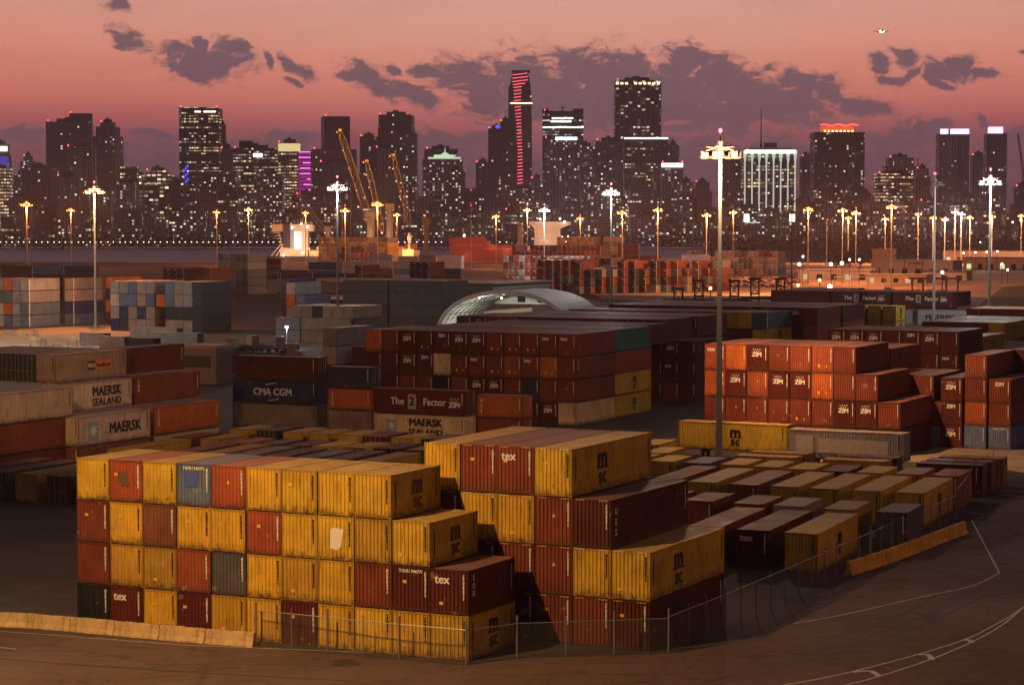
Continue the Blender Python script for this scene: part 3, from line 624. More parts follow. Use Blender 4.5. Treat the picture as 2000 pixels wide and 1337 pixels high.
for i_, tk in enumerate(['b:d', 'M:d', 'y:d', 'D:d', 'M:d']):
    container(-61.1-3.55*i_, 47.9, 0, tk, 12.19, 2.56, math.radians(1), f"{CNAME[tk[0]]} container on the ground with doors outward, {ORD[5-i_]} from left, left foreground", 'containers standing apart left of the front stack', False)
# grey / tan stacks left of centre
a_, b_ = ab(657, 640, 8.7); block('the small grey stack beyond the navy one', a_, b_, ['S', 'W', 'M'], 8.7, 2.9, 12.19, 2.5)
container(a_+5.2, b_, 2.9, 'M', 12.19, 2.88, 0, 'dark maroon container right of the small grey stack, middle tier')
a_, b_ = ab(690, 598, 7.8); block('the tan stack near the pole', a_, b_, ['A A D A A A'], 7.8, 2.6, 12.19, 2.5)
for i_ in range(2): container(a_-.2, b_-.6, 2.6-2.6*i_, 'A:A', 12.19, 2.57, 0, f"tan grey crosswise container under the tan row, {['upper', 'lower'][i_]} one", None); container(a_-12.7, b_-.4, 2.6-2.6*i_, 'S:A', 6.06, 2.57, 0, f"silver grey short crosswise container lit blue-white, {['upper', 'lower'][i_]} one", None)
for k_ in range(3):
    for lv in range(4): container(-189+.2-12.6*k_*1, 349, 8.76-2.92*lv, 'D:A', 12.19, 2.88, 0, f"near-black crosswise container, {ORD[k_+1]} from right, tier {4-lv} of the black wall", 'black crosswise wall of containers') if k_ < 2 else None
block('the black wall end stack', -186.4, 349, ['D', 'D', 'D', 'D'], 11.68, 2.92, 12.19, 2.5)
block('the blue and grey stack at left', -244.5, 316, ['S S U A S', 'W U U A V', 'S N A N A', 'N D A S A'], 11.68, 2.92, 12.19, 2.5)
a_ = ab(356, 553, 11.6)[0]
block('the blue and grey stack, middle part', -236.6, 316, ['. U A', 'O V A', '. D D', '. A A'], 11.68, 2.92, 12.19, 2.5)
block('the blue and grey stack, right part', -231.6, 316, ['S D', 'S D', 'D D', 'A D'], 11.68, 2.92, 12.19, 2.5)
block('the blue wall behind the black one', -229, 350, ['N', 'N', 'N', 'M'], 11.68, 2.92, 12.19, 2.6)
block('the stack right of the blue wall', -222.5, 346, ['S . ', 'O V', 'S V'], 10.9, 2.92, 12.19, 2.6)
block('the far left door-ended stack', -285.5, 322, ['S S O S S:l', 'A g g S S:l', 'S W O S V:l', 'S W V S V:l'], 11.68, 2.92, 12.19, 2.5)
block('the far left stack, second slot', -282.2, 335, ['A:l', 'A:l', 'N:l', 'V:l'], 11.68, 2.92, 12.19, 2.5)
block('the far left stack, third slot', -279.5, 348, ['O', 'D', 'O', 'B'], 11.68, 2.92, 12.19, 2.5)
block('the whitish stack at left edge', -287.5, 300, ['W', 'W', 'S'], 8.76, 2.92, 6.06, 2.5)
for i_, (px, py, c_) in enumerate([(202, 650, 'A'), (243, 657, 'A'), (300, 660, 'D'), (345, 640, 'A'), (385, 650, 'S')]):
    a_, b_ = ab(px, py, 2.6); container(a_, b_, 0, c_+':A', 6.06 if i_ < 3 else 12.19, 2.57, 0, f"{CNAME[c_]} low box on the paved apron at left, {ORD[i_+1]} from left", 'low boxes on the apron')
# the far yard: hundreds of boxes too far to tell apart -> one mass
yd = MB(); ycol = []
def ybox(a, b, z, c, L=12.19, adir=False, post=True):
    x, y = W2(a, b); th = TH+(0 if adir else math.pi/2); M = Matrix.Translation((x, y, z)) @ Matrix.Rotation(th, 4, 'Z')
    n0 = len(yd.f)
    if adir: yd.box(-L, 0, 0, WD, .06, 2.76, M=M)
    else: yd.box(0, L, 0, WD, .06, 2.76, M=M)
    j = random.uniform(.75, 1.2); ycol.extend([tuple(v*j for v in c)]*(len(yd.f)-n0)); n0 = len(yd.f)
    if not adir:
        # door end: paired leaves, bars and pale sign
        for yy in (.1, 1.28): yd.box(-.03, .0, yy, yy+1.06, .2, 2.65, M=M)
        ycol.extend([tuple(v*j*.7 for v in c)]*(len(yd.f)-n0)); n0 = len(yd.f)
        if random.random() < .75: yd.box(-.06, -.03, .25, .95, 2.05, 2.4, M=M)
        if random.random() < .5: yd.box(-.06, -.03, .3, .6, .5, .85, M=M)
        ycol.extend([(.65, .55, .45)]*(len(yd.f)-n0)); n0 = len(yd.f)
        if post: yd.box(.02, .28, -.04, 0, .1, 2.75, M=M)
    elif post: yd.box(-L+.05, -L+.4, -.04, 0, .1, 2.75, M=M)
    ycol.extend([(.68, .58, .48)]*(len(yd.f)-n0))  # pale colour puts highlights onto the corner posts
PALF = [COL[c] for c in 'BBMMbASGORDTVS']
def band(px0, px1, ytop, lv, d, pal, L=12.19, adir=False, step=0, drop=0., gap=.15):
    """a row of stacks along the grid from px0 to px1 whose top tier shows at height ytop"""
    a0, b0 = ab(px0, 437+4392*(H-lv*2.9)/d, lv*2.9); a1, _ = ab(px1, 437+4392*(H-lv*2.9)/d, lv*2.9)
    w_ = (L+.4) if adir else 2.52
    n = max(1, int((a1-a0)/w_)) if a1 > a0 else 0
    for i in range(n):
        t_ = lv-int(drop*i)-(1 if random.random() < gap else 0)-(1 if random.random() < gap*.4 else 0)
        if random.random() < gap*.12: continue
        for z in range(max(1, t_)):
            ybox(a0+w_*(i+1), b0+(step*i), z*2.9, random.choice(pal), L, adir)
DK = [COL[c] for c in 'MDGMDBVS']; SB = [COL[c] for c in 'SVSGBSD']; RB = [COL[c] for c in 'BBMMBMbBMbMBG']
band(-60, 330, 0, 4, 770, DK, adir=True, gap=.1); band(-60, 300, 0, 4, 740, DK, adir=True, gap=.02)
band(318, 372, 0, 4, 690, [COL['b'], COL['M']], gap=0); band(384, 432, 0, 4, 690, [COL['O'], COL['R']], gap=.2)
band(425, 505, 0, 5, 800, [COL['W'], COL['C'], COL['A']], gap=.1)
band(495, 680, 0, 4, 880, SB+RB, adir=True, gap=.25); band(540, 700, 0, 4, 800, SB, adir=True, gap=.4); band(545, 850, 0, 3, 760, SB+RB, adir=True, gap=.3)
band(640, 760, 0, 5, 1060, RB+SB, gap=.2); band(620, 940, 0, 4, 1000, SB, adir=True, gap=.3)
band(680, 730, 0, 4, 740, RB, gap=.1); band(850, 975, 0, 4, 960, SB, adir=True, gap=.05); band(840, 960, 0, 3, 830, DK, adir=True, gap=.2); band(800, 850, 0, 4, 800, [COL['B'], COL['M']], gap=.1)
band(983, 1200, 0, 4, 960, RB+RB+SB, gap=.15); band(1000, 1210, 0, 5, 1120, RB, gap=.2); band(1060, 1250, 0, 4, 900, RB+SB, gap=.5)
band(1050, 1290, 0, 4, 840, RB+SB, step=2.0, gap=.3, drop=.05); band(1120, 1340, 0, 4, 800, SB+RB, step=4, gap=.35, drop=.06)
band(1160, 1360, 0, 5, 1180, RB+SB, adir=True, gap=.4); band(1340, 1560, 0, 4, 1120, SB, gap=.3); band(1330, 1400, 0, 4, 980, SB, adir=True, gap=.3); band(1400, 1560, 0, 3, 1240, SB, adir=True, gap=.3)
band(1250, 1370, 0, 3, 1010, SB+RB, gap=.5)
YP = [COL['Y'], COL['o'], COL['C'], COL['A']]
band(622, 800, 0, 6, 1290, YP, gap=0); band(655, 690, 0, 4, 1230, YP, gap=.2); band(1088, 1178, 0, 6, 1330, YP, gap=0); band(1178, 1260, 0, 6, 1335, [COL['Y'], COL['A']], adir=True, gap=.1)
me = yd.mesh('container_yard', YARD); at_ = me.attributes.new('col', 'FLOAT_COLOR', 'FACE')
vals = []
for c in ycol: vals += [c[0], c[1], c[2], 1.0]
at_.data.foreach_set('color', vals)
tag(link('container_yard', me), 'mass of stacked orange, grey and brown containers across the far yard', 'container yard', kind='stuff')
# ------------------------------------------------------------------ beyond the 290 largest in view the remaining boxes become one mass
def gather_far(limit=290):
    roots = [o for o in C0.collection.objects if o.name.startswith('shipping_container') and o.type == 'EMPTY']
    roots.sort(key=lambda o: o.location.y+(60 if 'rear slot' in (o.get('group') or '') or 'third slot' in (o.get('group') or '') else 0))
    V, Fc, MI, CL_, mats = [], [], [], [], []
    kids = {}
    for o in C0.collection.objects:
        if o.parent: kids.setdefault(o.parent.name, []).append(o)
    for r_ in roots[limit:]:
        R = Matrix.Translation(r_.location) @ r_.rotation_euler.to_matrix().to_4x4()
        for o in kids.get(r_.name, []):
            Mx = R @ o.matrix_basis; me = o.data; n0 = len(V); V += [tuple(Mx @ v_.co) for v_ in me.vertices]
            mm = me.materials[0]; mm = YARD if mm == PAINT else mm
            if mm not in mats: mats.append(mm)
            k_ = mats.index(mm)
            for p_ in me.polygons: Fc.append(tuple(n0+i for i in p_.vertices)); MI.append(k_)
            CL_ += [tuple(o.color)]*len(me.polygons)
            bpy.data.objects.remove(o)
        bpy.data.objects.remove(r_)
    me = bpy.data.meshes.new('container_stacks'); me.from_pydata(V, [], Fc)
    for m_ in mats: me.materials.append(m_)
    me.polygons.foreach_set('material_index', MI); at_ = me.attributes.new('col', 'FLOAT_COLOR', 'FACE'); at_.data.foreach_set('color', [x for c in CL_ for x in c])
    tag(link('container_stacks', me), 'farther stacks of maroon, grey and blue containers behind the nearer ones', 'container stacks', kind='stuff')
gather_far()
# ================================================================== LIGHT MASTS (each carries its own lamp)
LENS = {'o': emat('sodium_lens', (1, .24, .035), 1.9), 'w': emat('white_lens', (1, .80, .55), 6), 'a': emat('amber_lens', (1, .34, .10), 2.2)}
REDL = emat('red_beacon_lens', (1, .05, .08), 14)
RINGM = mat('lamp_housing', (.16, .12, .10), .6, .3)
MESHC = {}
def spotlamp(o, loc, aim, e, cone, col=(1, .47, .14), r=.3, blend=.5):
    L = bpy.data.lights.new('lamp_light', 'SPOT'); L.color = col; L.energy = e; L.spot_size = math.radians(cone); L.spot_blend = blend; L.shadow_soft_size = r
    lo = bpy.data.objects.new('lamp_light', L); C0.collection.objects.link(lo); lo.parent = o; lo.location = loc; lo.rotation_euler = Vector(aim).to_track_quat('-Z', 'Y').to_euler()
def mast(px, ytop, kind='o', d=None, power=None, dark=False, pos=None, hgt=None, label=None, big=False, beacon=True, light=True):
    dd = d or 35312/max(8, 437-ytop)
    if pos is None: x, y = atd(px, dd); ht = ztop(ytop, dd)
    else: x, y = pos; ht = hgt; dd = y
    nm = {'o': 'orange', 'w': 'white', 'a': 'amber'}.get(kind, 'unlit')
    lab = label or f"{'dark' if dark else 'tall slender'} floodlight mast with {nm} lamps"
    t_ = thing('light_mast', lab, 'light mast', (x, y, 0), 0, 'floodlight masts over the port')
    rb = .31 if not big else .36; m = MB(); sg = 6
    for i in range(sg): m.tube((0, 0, ht*i/sg+(.4 if i == 0 else 0)), (0, 0, ht*(i+1)/sg), rb-(rb-.15)*i/sg, 10, rb-(rb-.15)*(i+1)/sg)
    m.build('pole', POLED if dark else POLEM, t_, smooth=False)
    MB().tube((0, 0, 0), (0, 0, .4), .75, 10).build('base_plinth', CONC, t_)
    R = 1.75
    key = 'ring'
    if key not in MESHC:
        m = MB()
        for i in range(16):
            a, c = 2*math.pi*i/16, 2*math.pi*(i+1)/16
            m.tube((R*math.cos(a), R*math.sin(a), 0), (R*math.cos(c), R*math.sin(c), 0), .09, 5, cap=False)
            m.tube((R*.82*math.cos(a), R*.82*math.sin(a), .55), (R*.82*math.cos(c), R*.82*math.sin(c), .55), .07, 5, cap=False)
        for i in range(6):
            a = math.pi*i/3; m.tube((.1*math.cos(a), .1*math.sin(a), .6), (R*math.cos(a), R*math.sin(a), 0), .06, 5)
        m.tube((0, 0, -.3), (0, 0, 1.1), .34, 8); MESHC[key] = m.mesh('head_frame', RINGM)
        m = MB(); m.box(-.32, .32, -.24, .24, -.42, .1); m.box(-.38, .38, -.3, .3, .1, .2); MESHC['lum'] = m.mesh('luminaire', RINGM)
        for kk, lm in LENS.items():
            m = MB(); m.box(-.26, .26, -.20, .20, -.50, -.424); m.box(-.34, -.323, -.2, .2, -.42, -.3); m.box(-.2, .2, -.26, -.243, -.42, -.3); m.box(.323, .34, -.2, .2, -.42, -.3); MESHC['lens'+kk] = m.mesh('lens', lm)
        m = MB(); m.tube((0, 0, 0), (0, 0, .9), .07, 5); m.tube((0, 0, .9), (0, 0, 1.0), .16, 8); MESHC['bst'] = m.mesh('beacon_bracket', RINGM)
        m = MB(); m.ball((0, 0, 1.18), .2, 8, 5); MESHC['bl'] = m.mesh('beacon', REDL)
    hf = link('head_frame', MESHC['ring'], t_, (0, 0, ht-.4))
    if kind != 'x':
        for i in range(8):
            a = math.pi*i/4+.2
            l_ = link('luminaire', MESHC['lum'], t_, (R*math.cos(a), R*math.sin(a), ht-.55), a)
            if dd > 600: l_.scale = (1.5, 1.5, 1.2)
            link('lens', MESHC['lens'+kind], l_)
    if beacon:
        b_ = link('beacon_bracket', MESHC['bst'], t_, (0, 0, ht+.6)); link('beacon', MESHC['bl'], b_)
    if light and kind != 'x':
        L = bpy.data.lights.new('lamp_light', 'POINT'); L.color = {'o': (1, .22, .045) if dd > 600 else SODIUM, 'w': WHITE, 'a': (1, .36, .11) if not big else (1, .58, .3)}[kind]; L.energy = power or 45000
        L.shadow_soft_size = .3; lo = bpy.data.objects.new('lamp_light', L); C0.collection.objects.link(lo); lo.parent = t_
        n = Vector((-x, -y, 0)).normalized()*1.5; lo.location = (n.x, n.y, ht-2.2)
    if light and kind == 'x' and power:  # spots added to brighten the yard; these heads carry no luminaires
        spotlamp(t_, (-.5, 1.3, ht-1.5), (-18, 22, -31), power*1.5, 104, SODIUM); spotlamp(t_, (.9, 1.2, ht-1.5), (36, 24, -31), power*1.5, 104, SODIUM)
    return t_
POW = 20000
mm_ = mast(1405, 290, 'a', d=227, power=17000, big=True, label='nearest tall floodlight mast standing before the raised yellow container', )
spotlamp(mm_, (1.2, .3, 30.6), (20, 24, -27), 60000, 98, (1, .50, .2), .4, .9)
ML = [(187, 370, 'a', 1.6, 0), (660, 362, 'w', .35, 1), (1193, 373, 'w', .9, 1), (1545, 392, 'x', 0, 1), (1931, 350, 'w', .5, 0)]
for px, yt, kk, pw, dk in ML:
    mast(px, yt, kk, power=POW*2.2*pw if kk != 'x' else 150000, dark=bool(dk), label=f"{'dark-poled' if dk else 'pale-poled'} floodlight mast, mid distance, {ORD[ML.index((px, yt, kk, pw, dk))+1]} of its row from left")
mast(1823, 358, 'x', d=420, dark=False, label='thick bare mast with red top light and no lamps, right side')
FM = [(55, 397, 'o'), (141, 409, 'o'), (425, 413, 'o'), (487, 408, 'a'), (598, 414, 'o'), (675, 409, 'o'), (738, 397, 'o'), (776, 418, 'o'), (920, 408, 'x'), (969, 421, 'o'), (1030, 408, 'a'), (1063, 408, 'w'), (1133, 425, 'o'), (1215, 414, 'o'), (1284, 408, 'o'), (1379, 418, 'o'), (1431, 413, 'o'), (1577, 407, 'o'), (1644, 409, 'a'), (1670, 414, 'a'), (1655, 424, 'o'), (1613, 427, 'x'), (1739, 402, 'o'), (1727, 426, 'a'), (1791, 417, 'o'), (1820, 424, 'o'), (1843, 427, 'a'), (1863, 413, 'w'), (1875, 416, 'w'), (1892, 424, 'o'), (1935, 421, 'o'), (1992, 420, 'o')]
NICK = [(10, 'the blue-crowned tower at left edge'), (60, 'the dark left-edge towers'), (140, 'the wide dark balcony tower'), (215, 'the grey stepped tower'), (310, 'the glowing glass block'), (400, 'the broad dark office tower'), (446, 'the narrow balcony tower'), (500, 'the office block with white sign'), (570, 'the yellow-topped tower'), (598, 'the magenta tower face'), (655, 'the dark square tower'), (722, 'the dark tower by the cranes'), (776, 'the tall stepped tower'), (866, 'the green-capped tower'), (943, 'the small dark tower'), (970, 'the blue-topped curved tower'), (1015, 'the red-striped tower'), (1048, 'the low pale block'), (1095, 'the glass tower with bright bands'), (1143, 'the grey apartment tower'), (1190, 'the wedge-topped tower'), (1243, 'the tallest square tower'), (1311, 'the white-signed tower'), (1370, 'the hazy stepped block'), (1420, 'the hazy tower by the nearest mast'), (1497, 'the white-columned tower'), (1571, 'the plain dim slab'), (1631, 'the red-crowned tower'), (1692, 'the low block right of red crown'), (1740, 'the gold-floored block'), (1797, 'the pale stepped tower'), (1856, 'the violet-banded tower'), (1907, 'the dim tower between violet ones'), (1939, 'the violet-lantern tower'), (1993, 'the unfinished block')]
FSEEN = {}
def FML(px, kk):
    nk = min(NICK, key=lambda q_: abs(q_[0]-px)); n_ = FSEEN.get(nk[1], 0); FSEEN[nk[1]] = n_+1
    c_ = {'w': 'white-lit', 'x': 'unlit', 'o': 'orange-lit', 'a': 'amber-lit'}[kk]
    return f"distant {c_} lamp mast in front of {nk[1]}"+['', ', another to its right', ', a third one there', ', a fourth one there'][min(n_, 3)]
for i_, (px, yt, kk) in enumerate(FM):
    dd = {1577: 937, 1644: 960, 1739: 880, 1670: 1010, 1284: 1000, 1063: 929, 675: 1015, 738: 900, 1215: 1060, 1431: 1205, 1379: 1000}.get(px, min(35312/(437-yt), 1390))
    mast(px, yt, kk, d=dd, power=POW*(3.4 if px != 1063 else 4)*(1 if kk != 'a' else .8), label=FML(px, kk), beacon=(px in (920, 1030, 1063, 1133, 1863, 675, 1670)))
# masts just outside the frame that light the foreground
km = mast(0, 0, 'o', pos=(-29.6, 104.0), hgt=35.2, light=False, label='floodlight mast at the road left of the frame')
L = bpy.data.lights.new('lamp_light', 'POINT'); L.color = (1, .54, .20); L.energy = 80000; L.shadow_soft_size = .1; lo = bpy.data.objects.new('lamp_light', L); C0.collection.objects.link(lo); lo.parent = km; lo.location = (1.9, 1.9, 33.6)
m = MB()
for i in range(24):
    a, c = 2*math.pi*i/24, 2*math.pi*(i+1)/24; R_ = 1.5; m.face([(1.9+R_*math.cos(a), 1.9+R_*math.sin(a), 33.0), (1.9+R_*math.cos(c), 1.9+R_*math.sin(c), 33.0), (1.9+R_*math.cos(c), 1.9+R_*math.sin(c), 34.4), (1.9+R_*math.cos(a), 1.9+R_*math.sin(a), 34.4)])
m.build('added_cutoff_shade', RINGM, km)  # unseen ring added to keep the lamp's flat rays off the field
sm_ = mast(0, 0, 'o', pos=(-47, 172), hgt=34, light=False, label='floodlight mast left of the frame aimed at the stepped stack')
spotlamp(sm_, (.6, 1.9, 31.5), (10, 60, -20), 46000, 46)  # unseen mast and spot added to brighten the stepped stack
mast(0, 0, 'w', pos=(-128, 452), hgt=33, power=70000, label='white floodlight mast left of the frame by the blue boxes')  # unseen mast added to give the blue boxes a cool white light
mast(0, 0, 'a', pos=(72, 128), hgt=30, power=15000, label='floodlight mast by the road right of the frame')
mast(0, 0, 'o', pos=(-125, 330), hgt=33, power=60000, label='floodlight mast on the apron left of the frame')
# ================================================================== FENCE AND BARRIERS
FM_ = bpy.data.materials.new('chain_link'); FM_.use_nodes = True; q = NT(FM_.node_tree)
t = q.new('ShaderNodeUVMap'); ux, uy, _ = q.sep(t.outputs[0])
d1 = q.m('ABSOLUTE', q.m('SUBTRACT', q.m('FRACT', q.m('MULTIPLY', q.m('ADD', ux, uy), 12)), .5)); d2 = q.m('ABSOLUTE', q.m('SUBTRACT', q.m('FRACT', q.m('MULTIPLY', q.m('SUBTRACT', ux, uy), 12)), .5))
al = q.m('LESS_THAN', q.m('MINIMUM', d1, d2), .032)
bs = q.new('ShaderNodeBsdfPrincipled'); bs.inputs['Base Color'].default_value = (.2, .2, .19, 1); bs.inputs['Roughness'].default_value = .6; q.put(bs.inputs['Alpha'], al)
oo = q.new('ShaderNodeOutputMaterial'); q.l.new(bs.outputs[0], oo.inputs[0])
def fence(pts, label, hgt=1.9, name='chain_link_fence', rail=True, npost=3.0):
    P_ = [Vector(p) for p in pts]; t_ = thing(name, label, 'fence', (P_[0].x, P_[0].y, 0)); o = P_[0]
    net = MB(); rl = MB(); u_ = 0
    for p, r in zip(P_, P_[1:]):
        L = (r-p).length; n = max(1, round(L/npost))
        net.face([(p.x-o.x, p.y-o.y, .05), (r.x-o.x, r.y-o.y, .05), (r.x-o.x, r.y-o.y, hgt), (p.x-o.x, p.y-o.y, hgt)], uv=[(u_, 0), (u_+L, 0), (u_+L, hgt), (u_, hgt)]); u_ += L
        rl.tube((p.x-o.x, p.y-o.y, hgt), (r.x-o.x, r.y-o.y, hgt), .03, 5)
        for i in range(n):
            c = p.lerp(r, i/n)-o; m = MB(); m.tube((c.x, c.y, 0), (c.x, c.y, hgt+(.35 if i else .5)), .04 if i else .07, 6)
            m.build('post', mat('dull_post', (.16, .16, .155), .7), t_)
    net.build('netting', FM_, t_); rl.build('top_rail', STEEL, t_)
    return t_
fence([G(500, 1256), G(640, 1271), G(780, 1286), G(911, 1298)], 'chain-link fence with thin posts in front of the near front stack', 2.0)
fence([G(911, 1298), G(1010, 1284), G(1200, 1277), G(1306, 1273)], 'chain-link fence across the dark gap before the taller stack', 2.0)
fence([G(1306, 1273), G(1416, 1226), G(1560, 1160), G(1700, 1094), G(1800, 1047), G(1868, 1015)], 'long chain-link fence running beside the fenced field', 2.1)
fence([G(1868, 1015), G(1880, 1000), G(1905, 960), G(1950, 935)], 'short screened fence length at the far corner of the field', 2.6)
def barrier(p, r, m_, label, group, h=.95):
    p, r = Vector(p), Vector(r); d = r-p; L = d.length-.06; prof = [(-.34, 0), (.34, 0), (.34, .08), (.2, .32), (.11, h), (-.11, h), (-.2, .32), (-.34, .08)]
    m = MB(); n = len(prof); K = 7
    rd = random.Random(p.x*13)
    for k_ in range(K+1):
        for (yy, zz) in prof: m.v.append((L*k_/K, yy+rd.uniform(-.012, .012), max(0, zz+(rd.uniform(-.03, .02) if zz > .5 else 0))))
    for k_ in range(K):
        for j in range(n): m.f.append((k_*n+j, (k_+1)*n+j, (k_+1)*n+(j+1) % n, k_*n+(j+1) % n)); m.m.append(0)
    m.f.append(tuple(range(n))); m.m.append(0); m.f.append(tuple(K*n+j for j in range(n))[::-1]); m.m.append(0)
    o = m.build('concrete_barrier', m_); o.location = (p.x, p.y, 0); o.rotation_euler = (0, 0, math.atan2(d.y, d.x)); return tag(o, label, 'barrier', group)
def wear_mat(name, c, c2):
    m_ = bpy.data.materials.new(name); m_.use_nodes = True; q = NT(m_.node_tree); b = q.new('ShaderNodeBsdfPrincipled'); o = q.new('ShaderNodeOutputMaterial'); q.l.new(b.outputs[0], o.inputs[0])
    t = q.new('ShaderNodeTexCoord'); P_ = t.outputs['Object']
    col = q.mix(q.rng(q.noise(P_, 1.3, 8, .7), .4, .65), c, tuple(x*.72 for x in c)); col = q.mix(q.rng(q.noise(P_, 4.5, 6, .75), .60, .66), col, c2)
    col = q.mix(q.m('MULTIPLY', q.rng(q.noise(q.vm('MULTIPLY', P_, (1, 1, .2)), 3.2, 6, .7), .5, .7), .6), col, tuple(x*.5 for x in c2))
    q.put(b.inputs['Base Color'], col); b.inputs['Roughness'].default_value = .85
    bn = q.new('ShaderNodeBump'); bn.inputs['Strength'].default_value = .5; bn.inputs['Distance'].default_value = .04; q.put(bn.inputs['Height'], q.noise(P_, 8, 6, .7)); q.l.new(bn.outputs[0], b.inputs['Normal']); return m_
BAR1 = wear_mat('worn_concrete', (.62, .44, .21), (.12, .09, .06)); BAR2 = wear_mat('worn_yellow_concrete', (.68, .38, .04), (.10, .07, .04))
xs = [(-190, 1212), (-85, 1218), (57, 1224), (141, 1231), (227, 1239), (315, 1247), (404, 1255), (499, 1262)]
for i_ in range(7): barrier(G(*xs[i_]), G(*xs[i_+1]), BAR1, f"weathered pale concrete road barrier, {ORD[i_+1]} from left before the near stack", 'pale concrete barriers along the road', .86)
ys = [(1656, 1123), (1728, 1100), (1790, 1077), (1848, 1054), (1884, 1041)]
for i_ in range(4): barrier(G(*ys[i_]), G(*ys[i_+1]), BAR2, f"yellow painted concrete barrier, {ORD[i_+1]} from left outside the long fence", 'yellow concrete barriers outside the fence', 1.0)
# small debris and weeds by the fence
for i_, (px, py, s_) in enumerate([(1908, 958, 1.1), (1935, 948, .9), (1958, 944, 1.2)]):
    x, y = G(px, py); m = MB(); rd = random.Random(i_)
    for j in range(160):
        a = rd.uniform(0, 6.28); r_ = rd.uniform(0, 1.1)*s_; z = rd.uniform(0, .9)*s_*(1-r_/1.6); c = Vector((r_*math.cos(a), r_*math.sin(a), z)); e = Vector((rd.uniform(-1, 1), rd.uniform(-1, 1), rd.uniform(0, 1)))*.13; f_ = Vector((rd.uniform(-1, 1), rd.uniform(-1, 1), rd.uniform(-.5, 1)))*.06
        m.face([c, c+e, c+e+f_, c+f_])
    o = m.build('weed_clump', mat('weed_green', (.05, .06, .02), .8)); o.location = (x, y, 0); tag(o, f"low weed clump at the kerb past the fence corner, {ORD[i_+1]} from left", 'shrub', 'weeds at the fence corner')
# ================================================================== MID-GROUND STRUCTURES
WALLC = mat('cream_wall', (.50, .36, .24), .8, vary=.12, scale=.3); ROOFD = mat('dark_roof', (.06, .05, .05), .8, vary=.2, scale=.2); DOORD = mat('dark_opening', (.012, .012, .014), .9)
wl_ = thing('work_light', 'low blue-white work light on a post left of the tan stack', 'floodlight', (*atd(560, 452), 0)); MB().tube((0, 0, 0), (0, 0, 4), .08, 5).build('post', STEEL, wl_); MB().box(-.3, .3, -.12, .1, 4, 4.4).build('lamp_head', LENS['w'], wl_)
L = bpy.data.lights.new('lamp_light', 'POINT'); L.energy = 1500; L.color = (.5, .72, 1); L.shadow_soft_size = .1; lo = bpy.data.objects.new('lamp_light', L); C0.collection.objects.link(lo); lo.parent = wl_; lo.location = (0, -.4, 4.2)
# warehouse
a_, b_ = ab(560, 592, 2.0); a_, b_ = ab(560, 570, 7.6)
x, y = W2(a_, b_); wh = thing('warehouse', 'long low warehouse with cream wall, dark fascia and open door, beyond the tan stack', 'warehouse', (x, y, 0), TH)
m = MB(); m.box(0, 11.5, 0, 28, 0, 7.6).box(11.5, 20.5, .3, 28, 5.9, 7.6).box(20.5, 34, 0, 28, 0, 7.6).box(34, 56, .3, 28, 0, 7.6); m.build('wall', WALLC, wh)
MB().box(11.6, 20.4, .6, .9, 0, 5.9).build('door', DOORD, wh); MB().box(-4, 60, -2.5, 30, 7.62, 10.2).box(-4.5, 60.5, -3, 30.5, 10.2, 10.5).build('fascia', ROOFD, wh)
MB().box(-4.3, 60.3, -2.8, 30.3, 10.504, 10.6).build('roof', mat('red_dust_roof', (.16, .09, .06), .8, vary=.2, scale=.2), wh)
# arched fabric shelter
FAB = mat('shelter_fabric', (.42, .41, .42), .7, vary=.08, scale=.3); FABI = mat('shelter_lining', (.62, .62, .58), .7)
x, y = atd(854, 478); sh = thing('fabric_shelter', 'big arched fabric shelter with ribbed interior, open at the near end', 'shelter', (x, y, 0), TH+.12)
Wt, Ht, Lt, N = 30.0, 10.5, 25., 28
def archp(f, o=0.): th = math.pi*(1-f); return (Wt/2+(Wt/2+o)*math.cos(th), (Ht+o)*(math.sin(th)**.8))
for nm, off, mm in (('outer_skin', .18, FAB), ('lining', 0., FABI)):
    m = MB()
    for i in range(N):
        p0, p1 = archp(i/N, off), archp((i+1)/N, off)
        for k_ in range(6): m.face([(p0[0], Lt*k_/6, p0[1]), (p1[0], Lt*k_/6, p1[1]), (p1[0], Lt*(k_+1)/6, p1[1]), (p0[0], Lt*(k_+1)/6, p0[1])])
    m.build(nm, mm, sh, smooth=True)
m = MB()
for i in range(N):
    a0, a1, c0, c1 = archp(i/N, .5), archp((i+1)/N, .5), archp(i/N, -.35), archp((i+1)/N, -.35)
    m.face([(c0[0], -.05, c0[1]), (c1[0], -.05, c1[1]), (a1[0], -.05, a1[1]), (a0[0], -.05, a0[1])]); m.face([(a0[0], -.05, a0[1]), (a1[0], -.05, a1[1]), (a1[0], .5, a1[1]), (a0[0], .5, a0[1])])
m.build('front_rim', mat('rim_grey', (.36, .30, .28), .6), sh)
RIBM = mat('rib_steel', (.05, .06, .05), .5, .4)
for k_ in range(9):
    m = MB(); yy = .6+(Lt-1.2)*k_/8
    for i in range(N):
        for o_ in (-.15, -.75):
            p0, p1 = archp(i/N, o_), archp((i+1)/N, o_); m.tube((p0[0], yy, p0[1]), (p1[0], yy, p1[1]), .05, 4, cap=False)
        p0, p1 = archp(i/N, -.15), archp((i+1)/N, -.75); m.tube((p0[0], yy, p0[1]), (p1[0], yy, p1[1]), .03, 3, cap=False)
    m.build('rib', RIBM, sh)
m = MB()
for f_ in [i/12 for i in range(1, 12)]: p0 = archp(f_, -.3); m.tube((p0[0], .5, p0[1]), (p0[0], Lt-.5, p0[1]), .035, 4)
m.build('purlins', RIBM, sh)
m = MB(); pts = [archp(i/N, 0) for i in range(N+1) if archp(i/N, 0)[1] > 7.0]; m.face([(p[0], Lt-.1, p[1]) for p in pts]); m.build('rear_gable', FABI, sh)
